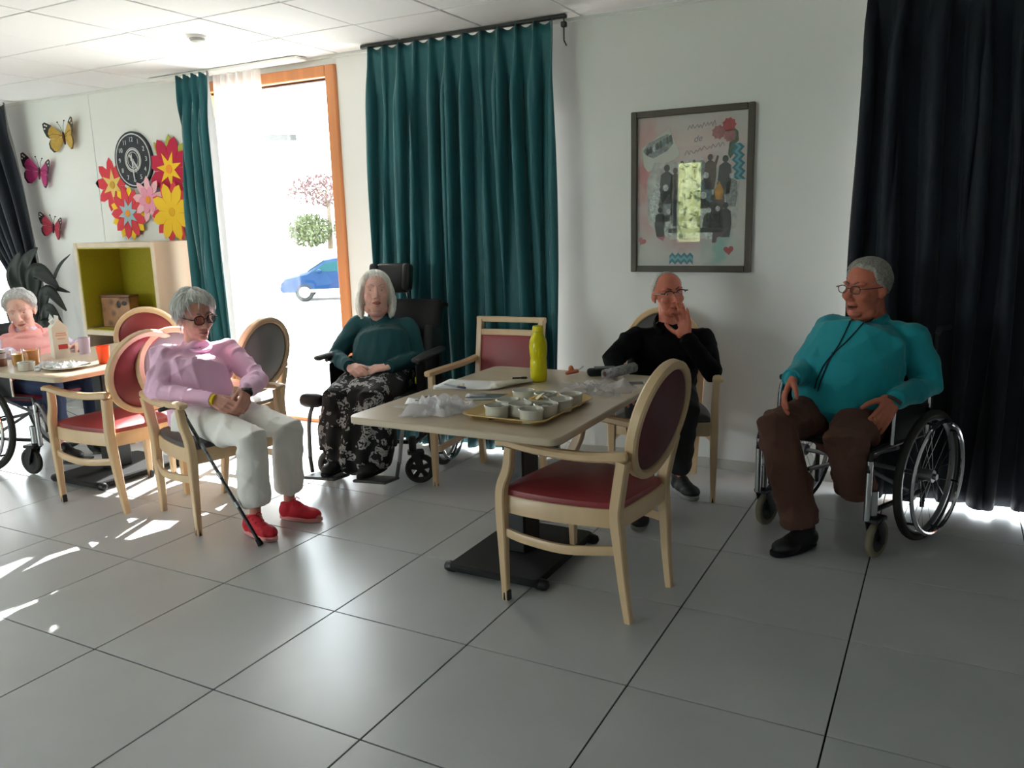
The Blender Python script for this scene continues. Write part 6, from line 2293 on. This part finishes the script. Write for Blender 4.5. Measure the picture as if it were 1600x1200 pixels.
TZ = TH + 0.0046
for x, y, f, l in ((1.752, 0.955, None, 'white ramekin nearest the crumpled bag, at the near left of the tray'), (1.902, 0.945, None, 'white ramekin at the near right edge of the tray, closest to the camera'), (1.822, 1.012, None, 'white ramekin just behind the two nearest ones on the tray'),
                   (1.742, 1.062, None, 'white ramekin behind the near left one, by the left tray edge'), (1.722, 1.235, None, 'farthest white ramekin at the left back of the tray'), (1.838, 1.115, 'yellow', 'white ramekin with yellow leftover in the middle of the tray'),
                   (1.915, 1.043, 'foil', 'white ramekin with a grey wrapper, near the right tray edge'), (1.932, 1.14, None, 'white ramekin in the middle of the right tray edge'), (1.928, 1.245, None, 'farthest white ramekin on the right tray edge'), (1.828, 1.222, 'foil', 'white ramekin with dark wrapper at the back, beside the yellow one')):
    ramekin(l, x, y, TZ, f)

# yellow bottle
YB_ = M('yellow_bottle_plastic', srgb(232, 218, 12), 0.3, trans=0.15, ior=1.3, coat=0.3)
b = thing('water_bottle', 'bright yellow plastic water bottle with waisted body standing on the table', 'bottle', (1.575, 1.672, TH))
part('bottle_body', G().lathe([(0.030, 0.0), (0.036, 0.004), (0.0385, 0.02), (0.0395, 0.07), (0.0385, 0.095), (0.0365, 0.108), (0.0385, 0.118), (0.0405, 0.14), (0.0415, 0.165), (0.039, 0.19), (0.031, 0.210), (0.0265, 0.219), (0.026, 0.226)], 32), YB_, b)
part('cap', G().lathe([(0.0255, 0.224), (0.0275, 0.226), (0.0275, 0.232), (0.0255, 0.234), (0.0245, 0.252), (0.0225, 0.258), (0.0, 0.259)], 28), M('yellow_cap', srgb(224, 206, 10), 0.4), b)

# papers
def paper(name, label, x, y, rz, sx, sy, mat, curl=0.004, z=TH, cat='paper'):
    g = G().sheet(lambda u, v: ((u - 0.5) * sx, (v - 0.5) * sy, 0.0015 + curl * (u * 2 - 1) ** 4 + curl * 0.7 * (v * 2 - 1) ** 4 * u), 10, 8)
    o = part(name, g, mat, None)
    o.location = (x, y, z)
    o.rotation_euler = (0, 0, rz)
    solid(o, 0.0008)
    return tag(o, label, cat)


WP = M('white_paper', srgb(226, 226, 226), 0.7)
paper('paper_sheet', 'white sheet of paper lying on the table with a pen on it', 1.325, 1.475, 0.15, 0.29, 0.20, WP)
paper('paper_sheet', 'cream paper sheet under the white sheet, left table edge', 1.255, 1.40, 0.55, 0.14, 0.1, M('cream_paper', srgb(222, 214, 196), 0.7), z=TH - 0.001)
nk = thing('paper_napkin', 'white paper napkin with dark printed lines left of the crumpled bag', 'napkin', (1.325, 1.125, TH), 0.5)
o = part('napkin_sheet', G().sheet(lambda u, v: ((u - 0.5) * 0.18, (v - 0.5) * 0.13, 0.002 + 0.007 * math.sin(u * 5) * math.sin(v * 4)), 12, 10), WP, nk)
solid(o, 0.001)
for k in range(3):
    part('printed_line', G().tube(spline([(-0.05 + 0.01 * k, -0.03 + 0.03 * k, 0.009), (0.0, -0.026 + 0.03 * k, 0.011), (0.05, -0.02 + 0.03 * k, 0.01)], 4), 0.002, seg=5), M('dark_ink', srgb(60, 62, 74), 0.6), nk)


def pen(label, a, b, body, cap):
    a, b = V(a), V(b)
    t = thing('pen', label, 'pen', a)
    d = b - a
    part('barrel', G().tube([d * 0.08, d * 0.72], 0.0042, seg=10), body, t)
    part('cap', G().tube([d * 0.7, d], 0.0055, seg=10, rnd=2), cap, t)
    part('tip', G().tube([d * 0.0, d * 0.08], [0.001, 0.004], seg=8), STEEL, t)


pen('thin pen with a dark blue cap lying on the white paper', (1.225, 1.402, TH + 0.012), (1.36, 1.366, TH + 0.012), M('clear_grey', srgb(150, 154, 160), 0.3), M('navy_cap', srgb(40, 40, 86), 0.4))
fn_ = thing('folded_napkin', 'long folded cream napkin with a black pen on top, left of the bottle', 'napkin', (1.508, 1.53, TH), 1.15)
part('napkin_roll', G().tube(spline([(-0.1, -0.005, 0.012), (-0.03, 0.0, 0.016), (0.04, 0.004, 0.014), (0.1, 0, 0.012)], 4), [(0.032, 0.011)] * 13, up=(0, 0, 1), seg=14, rnd=2), M('cream_napkin', srgb(218, 210, 192), 0.8, bump=(60, 0.3)), fn_)
pen('black marker lying on the folded cream napkin', (1.498, 1.545, TH + 0.032), (1.558, 1.578, TH + 0.032), BLACK, BLACK)

# cutlery on a napkin behind the tray
ct = thing('cutlery', 'table knives lying on a napkin left of the tray', 'cutlery', (1.545, 1.27, TH), 0.35)
part('napkin', G().box((0, 0, 0.004), (0.2, 0.1, 0.006), 0.002), M('grey_napkin', srgb(190, 194, 192), 0.8), ct)
for k in range(3):
    y = -0.025 + 0.022 * k
    part('knife', G().tube([(-0.1, y, 0.011), (-0.02, y + 0.004, 0.012)], [(0.006, 0.0035)] * 2, up=(0, 0, 1), seg=8, rnd=1).tube([(-0.02, y + 0.004, 0.011), (0.085, y + 0.01, 0.010), (0.1, y + 0.013, 0.010)], [(0.008, 0.0014), (0.0085, 0.0012), (0.003, 0.001)], up=(0, 0, 1), seg=8), STEEL, ct)
sp_ = thing('coffee_spoon', 'dark thin spoon lying on the tray in front of the left ramekin', 'spoon', (1.80, 0.915, TZ), 0.15)
part('handle', G().tube([(-0.055, 0.0, 0.004), (0.0, 0.004, 0.008), (0.035, 0.0, 0.004)], 0.0022, seg=6), M('dark_steel', srgb(70, 68, 66), 0.35, metal=0.8), sp_)
part('spoon_bowl', G().ell((0.05, 0, 0.005), (0.018, 0.011, 0.004)), MATS['dark_steel'], sp_)


def crumple(name, label, cx, cy, sx, sy, h, rz, mat, seed, cat='plastic bag', nu=56, nv=44):
    rg = np.random.default_rng(seed)
    K = [(rg.normal(size=2) * rg.uniform(5, 16), rg.uniform(0, 6.3), rg.uniform(0.3, 1)) for _ in range(14)]

    def fn(u, v):
        x, y = (u - 0.5), (v - 0.5)
        r = min(1, math.hypot(x, y) * 2)
        e = max(0, 1 - r ** 2.2)
        hh = 0
        for k, p, a in K:
            hh += a * (1 - 2 * abs(math.sin(x * k[0] + y * k[1] + p)))
        hh = 0.5 + hh / 9
        wob = 1 + 0.16 * math.sin(math.atan2(y, x) * 5 + seed) + 0.09 * math.sin(math.atan2(y, x) * 11)
        return (x * sx * wob, y * sy * wob, 0.003 + max(0.0, hh) * h * (0.25 + 0.75 * e) * (1 if r < 0.98 else 0.4))
    g = G().sheet(fn, nu, nv)
    o = part(name, g, mat, None, sharp=30)
    o.location = (cx, cy, TH)
    o.rotation_euler = (0, 0, rz)
    return tag(o, label, cat)


BAGM = sheer('white_film', (0.95, 0.93, 0.95), 0.06, 0.25)
CLEARM = sheer('clear_film', (0.8, 0.78, 0.82), 0.6, 0.2)
crumple('plastic_bag', 'crumpled white plastic bag beside the tray at the near table edge', 1.475, 0.985, 0.28, 0.21, 0.105, 0.75, BAGM, 3)
crumple('plastic_bag', 'crumpled clear plastic bag in front of the rolled newspaper', 1.905, 1.575, 0.30, 0.26, 0.085, 0.2, CLEARM, 8)

# rolled newspaper
rn = thing('rolled_newspaper', 'rolled printed newspaper leaning on the black case at the far table end', 'newspaper', (1.855, 1.785, TH + 0.03))
d = V((0.085, 0.165, 0.012))
NEWS = M('newsprint', srgb(186, 184, 182), 0.8, var=(70, 0.5), col2=srgb(120, 120, 124), stretch=(1, 1, 1))
g = G()
vs, fs = [], []
n = 44
ax = d.normalized()
a = ax.orthogonal().normalized()
b2 = ax.cross(a)
for k, p in enumerate((V((0, 0, 0)), d)):
    for i in range(n):
        q = 2 * PI * 2.4 * i / (n - 1)
        r = 0.026 - 0.012 * i / (n - 1)
        vs.append(p + a * (r * math.cos(q)) + b2 * (r * math.sin(q)))
for i in range(n - 1):
    fs.append((i, i + 1, n + i + 1, n + i))
g.add(vs, fs)
o = part('paper_roll', g, NEWS, rn, sharp=180)
solid(o, 0.0012)
part('tube_core', G().tube([ax * 0.002, d * 0.995], 0.012, seg=14), M('brown_core', srgb(96, 58, 48), 0.8), rn)

bc = thing('spectacle_case', 'small black case lying at the far table edge beside the rolled newspaper', 'case', (1.80, 1.905, TH), 0.5)
part('case_body', G().box((0, 0, 0.017), (0.15, 0.065, 0.034), 0.015, seg=3), BLACKM, bc)
part('flap', G().box((0.01, 0, 0.037), (0.10, 0.06, 0.006), 0.002), BLACK, bc)
part('clasp', G().box((0.07, 0, 0.028), (0.012, 0.02, 0.012), 0.003), M('clasp_grey', srgb(120, 120, 120), 0.4, metal=0.6), bc)
og = thing('orange_wrapper', 'small orange snack wrapper left of the black case', 'wrapper', (1.66, 1.845, TH), 0.3)
part('wrapper_film', blob('wrapper_film', G().tube([(-0.02, 0, 0.012), (0.03, 0.01, 0.022)], [(0.018, 0.008), (0.024, 0.01)], seg=10, rnd=2).ell((0.0, 0.01, 0.03), (0.014, 0.01, 0.02)), 0.004, 2, M('orange_film', srgb(206, 110, 70), 0.4)), None, og)
part('torn_end', G().tube([(0.03, 0.01, 0.02), (0.06, 0.015, 0.045)], [(0.016, 0.002), (0.026, 0.0015)], seg=8), M('clear_grey_film', srgb(168, 164, 160), 0.35), og)
ph = thing('photo_card', 'small dark photograph with a white border near the far right table corner', 'photograph', (1.99, 1.765, TH), 0.45)
part('card', G().box((0, 0, 0.001), (0.13, 0.085, 0.0016)), WHP, ph)
part('print', G().box((0.0, 0, 0.0022), (0.112, 0.062, 0.0008)), M('dark_photo', srgb(66, 56, 46), 0.4, var=(40, 0.5)), ph)

# ------------------------------------------------------------------ on the left table
ORJ = M('orange_juice', srgb(250, 150, 10), 0.2)
ORR = M('orange_red_plastic', srgb(240, 96, 50), 0.3, trans=0.25, ior=1.3)
GLASS = M('drinking_glass', (0.95, 0.97, 0.97), 0.03, trans=1.0, ior=1.45)


def tumbler(label, x, y, r, h, liquid, fill, wall, z=TH):
    t = thing('tumbler', label, 'glass', (x, y, z))
    part('wall', G().lathe([(r * 0.78, 0.0), (r, h), (r * 0.95, h), (r * 0.74, 0.006), (0, 0.006)], 24), wall, t)
    if liquid:
        part('drink', G().lathe([(0, 0.0075), (r * 0.72, 0.0075), (r * (0.73 + 0.2 * fill), h * fill), (0, h * fill)], 24), liquid, t)
    return t


tumbler('left one of two glasses of orange drink, paler and smaller', -1.40, 1.045, 0.036, 0.095, M('pale_orange_drink', srgb(246, 172, 50), 0.2), 0.72, GLASS)
tumbler('right one of two glasses of orange drink, bright orange to the rim', -1.305, 1.07, 0.045, 0.10, ORJ, 0.93, GLASS)
tumbler('orange red plastic tumbler near the chair back on the left table', -0.985, 1.285, 0.036, 0.10, None, 0, ORR)
tumbler('pale lilac tumbler between the carton and the table end', -1.45, 1.49, 0.036, 0.10, None, 0, M('lilac_plastic', srgb(214, 196, 218), 0.35, trans=0.2))
ramekin('lone white ramekin on the left table in front of the orange drinks', -1.20, 0.968, TH, 'foil', 0.95)
jr = thing('jar', 'small jar of brown spread at the left edge of the left table', 'jar', (-1.50, 1.0, TH))
part('jar_glass', G().lathe([(0.034, 0), (0.036, 0.004), (0.036, 0.07), (0.03, 0.08)], 20), M('brown_spread', srgb(132, 80, 62), 0.25, coat=0.5), jr)
part('lid', G().lathe([(0.033, 0.08), (0.034, 0.095), (0.0, 0.096)], 20), M('lid_white', srgb(220, 206, 206), 0.4), jr)
part('label', G().lathe([(0.0365, 0.045), (0.0365, 0.072)], 20), M('jar_label', srgb(210, 190, 186), 0.6), jr)

ca = thing('drink_carton', 'tall white drink carton with red print standing on the left table', 'carton', (-1.445, 1.33, TH), -0.35)
cm = M('carton_white', srgb(232, 226, 214), 0.5)
g = G()
a_, hh, tt = 0.042, 0.185, 0.235
g.add([(-a_, -a_, 0), (a_, -a_, 0), (a_, a_, 0), (-a_, a_, 0), (-a_, -a_, hh), (a_, -a_, hh), (a_, a_, hh), (-a_, a_, hh), (-a_, 0, tt), (a_, 0, tt)],
      [(3, 2, 1, 0), (0, 1, 5, 4), (1, 2, 6, 5), (2, 3, 7, 6), (3, 0, 4, 7), (4, 5, 9, 8), (6, 7, 8, 9), (5, 6, 9), (7, 4, 8)])
part('carton_body', g, cm, ca, smooth=False)
part('top_fold', G().box((0, 0, tt + 0.008), (2 * a_, 0.005, 0.022), 0.001), cm, ca)
part('screw_cap', G().tube([(0, -0.02, 0.208), (0.0, -0.032, 0.228)], 0.014, seg=16), M('cap_white', srgb(236, 236, 236), 0.4), ca)
CR = M('carton_red', srgb(214, 70, 70), 0.5)
part('print_mark', G().box((a_ + 0.0004, 0.008, 0.07), (0.001, 0.05, 0.028), 0.0003), CR, ca)
for k, (w_, z) in enumerate(((0.055, 0.15), (0.06, 0.138), (0.04, 0.118))):
    part('print_line', G().box((a_ + 0.0004, 0.004, z), (0.001, w_, 0.006), 0.0002), M('carton_peach', srgb(232, 160, 130), 0.5), ca)

pl_ = thing('plate', 'white plate with crumpled napkins in the sunlight on the left table', 'plate', (-1.03, 1.09, TH))
part('plate_body', G().lathe([(0.06, 0.0), (0.07, 0.003), (0.118, 0.016), (0.12, 0.018), (0.117, 0.019), (0.07, 0.008), (0, 0.007)], 36), CER, pl_)
o = crumple('paper_napkin', 'crumpled white napkin lying on the white plate', -1.05, 1.09, 0.17, 0.15, 0.05, 0.3, WP, 15, 'napkin', 30, 26)
o.location.z = TH + 0.012
solid(o, 0.001)
o = crumple('paper_napkin', 'crumpled white napkin standing left of the white plate', -1.20, 1.10, 0.13, 0.11, 0.06, 1.1, WP, 18, 'napkin', 30, 26)
solid(o, 0.001)
sp2 = thing('sugar_cube', 'tiny white sugar packet beside the lone ramekin', 'sugar packet', (-1.115, 0.975, TH), 0.4)
part('packet', G().box((0, 0, 0.007), (0.03, 0.022, 0.013), 0.004), WP, sp2)
part('crimp', G().box((0.017, 0, 0.006), (0.008, 0.022, 0.002), 0.0005), WP, sp2)

# ------------------------------------------------------------------ walking stick
cs = thing('walking_stick', 'black and silver folding walking stick leaning on the pink sweatshirt woman\'s chair', 'walking stick', (0.443, 0.972, 0))
top = V((-0.455, 0.012, 0.60))
P = lambda t: top * t + V((0, 0, 0.004))
part('shaft', G().tube([P(0.03), P(0.5)], 0.0085, seg=12), M('stick_black', srgb(34, 34, 38), 0.35), cs)
part('shaft', G().tube([P(0.5), P(0.97)], 0.0085, seg=12), M('stick_pattern', srgb(28, 28, 32), 0.35, var=(60, 0.5), col2=srgb(130, 130, 128)), cs, label='upper shaft with silver pattern')
for k in (0.3, 0.52, 0.74):
    part('joint', G().tube([P(k - 0.02), P(k + 0.02)], 0.0105, seg=12), ALU, cs)
part('ferrule', G().tube([P(0.0), P(0.045)], [0.015, 0.012], seg=14), M('rubber_black', srgb(14, 14, 14), 0.8), cs)
part('handle', G().tube(spline([P(0.97), P(1.02), P(1.02) + V((-0.03, -0.03, 0.018)), P(1.02) + V((-0.075, -0.06, 0.005))], 4), [0.011] * 13, seg=10, rnd=2), BLACK, cs)

# ------------------------------------------------------------------ potted plant behind the left table
pt = thing('potted_plant', 'tall potted plant with large dark leaves behind the woman in the pink vest', 'plant', (-3.78, 2.62, 0))
part('pot', G().lathe([(0.12, 0), (0.13, 0.01), (0.165, 0.27), (0.175, 0.28), (0.175, 0.31), (0.16, 0.31), (0.15, 0.27), (0, 0.265)], 28), M('dark_pot', srgb(40, 40, 42), 0.5), pt)
part('soil', G().lathe([(0, 0.275), (0.15, 0.272)], 20), M('potting_soil', srgb(44, 34, 28), 0.95), pt)
LEAF = M('dark_green_leaf', srgb(17, 28, 22), 0.5, var=(8, 0.25))
STEM = M('plant_stem', srgb(44, 54, 38), 0.6)


def big_leaf(base, mid, tip, wid, fold=0.2):
    st = spline([(0.02 * base[0], 0, 0.27), base, lerp(base, mid, 0.5)], 4)
    s = part('stem', G().tube(st, 0.008, seg=7), STEM, pt)
    sp = spline([lerp(base, mid, 0.4), mid, tip], 8)
    n = len(sp) - 1
    g = G()
    vs, fs = [], []
    for i, p in enumerate(sp):
        t = (sp[min(i + 1, n)] - sp[max(i - 1, 0)]).normalized()
        side = t.cross(V((0.62, -0.6, 0.35))).normalized()
        up = side.cross(t)
        k = i / n
        w_ = wid * (math.sin(PI * min(1, k * 0.96 + 0.02)) ** 0.7) * (1 - 0.25 * k)
        for c in (-1, -0.5, 0, 0.5, 1):
            vs.append(p + side * (w_ * c) + up * (fold * w_ * abs(c)))
    for i in range(n):
        for j in range(4):
            fs.append((i * 5 + j, i * 5 + j + 1, (i + 1) * 5 + j + 1, (i + 1) * 5 + j))
    g.add(vs, fs)
    o = part('leaf', g, LEAF, s, sharp=180)
    solid(o, 0.002)
    part('midrib', G().tube(sp, 0.0035, seg=5), STEM, o) if False else None


for b_, m_, t_, w_ in (((-0.02, 0, 0.75), (0.1, 0.02, 1.16), (0.36, 0.03, 1.02), 0.115), ((0.0, 0, 0.7), (-0.02, 0, 1.2), (0.16, 0.02, 1.36), 0.09), ((-0.05, 0, 0.7), (-0.2, 0, 1.12), (-0.06, 0, 1.33), 0.09), ((0.03, 0, 0.6), (0.24, 0, 1.0), (0.44, 0.02, 0.83), 0.075), ((0.03, 0, 0.52), (0.26, -0.02, 0.86), (0.42, 0, 0.66), 0.06), ((0.02, 0, 0.6), (0.2, 0.05, 1.0), (0.43, 0.08, 0.98), 0.045),
                       ((0.02, -0.02, 0.45), (0.2, -0.04, 0.72), (0.38, -0.02, 0.58), 0.07), ((-0.04, 0, 0.5), (-0.24, -0.02, 0.86), (-0.36, 0, 0.7), 0.08), ((0, -0.03, 0.5), (0.08, -0.1, 0.86), (0.22, -0.12, 0.72), 0.085), ((-0.02, -0.02, 0.5), (-0.1, -0.1, 0.95), (-0.12, -0.14, 0.75), 0.08), ((0.02, 0.02, 0.7), (0.34, 0.06, 1.18), (0.50, 0.08, 1.30), 0.022)):
    big_leaf(b_, m_, t_, w_ * 0.72)
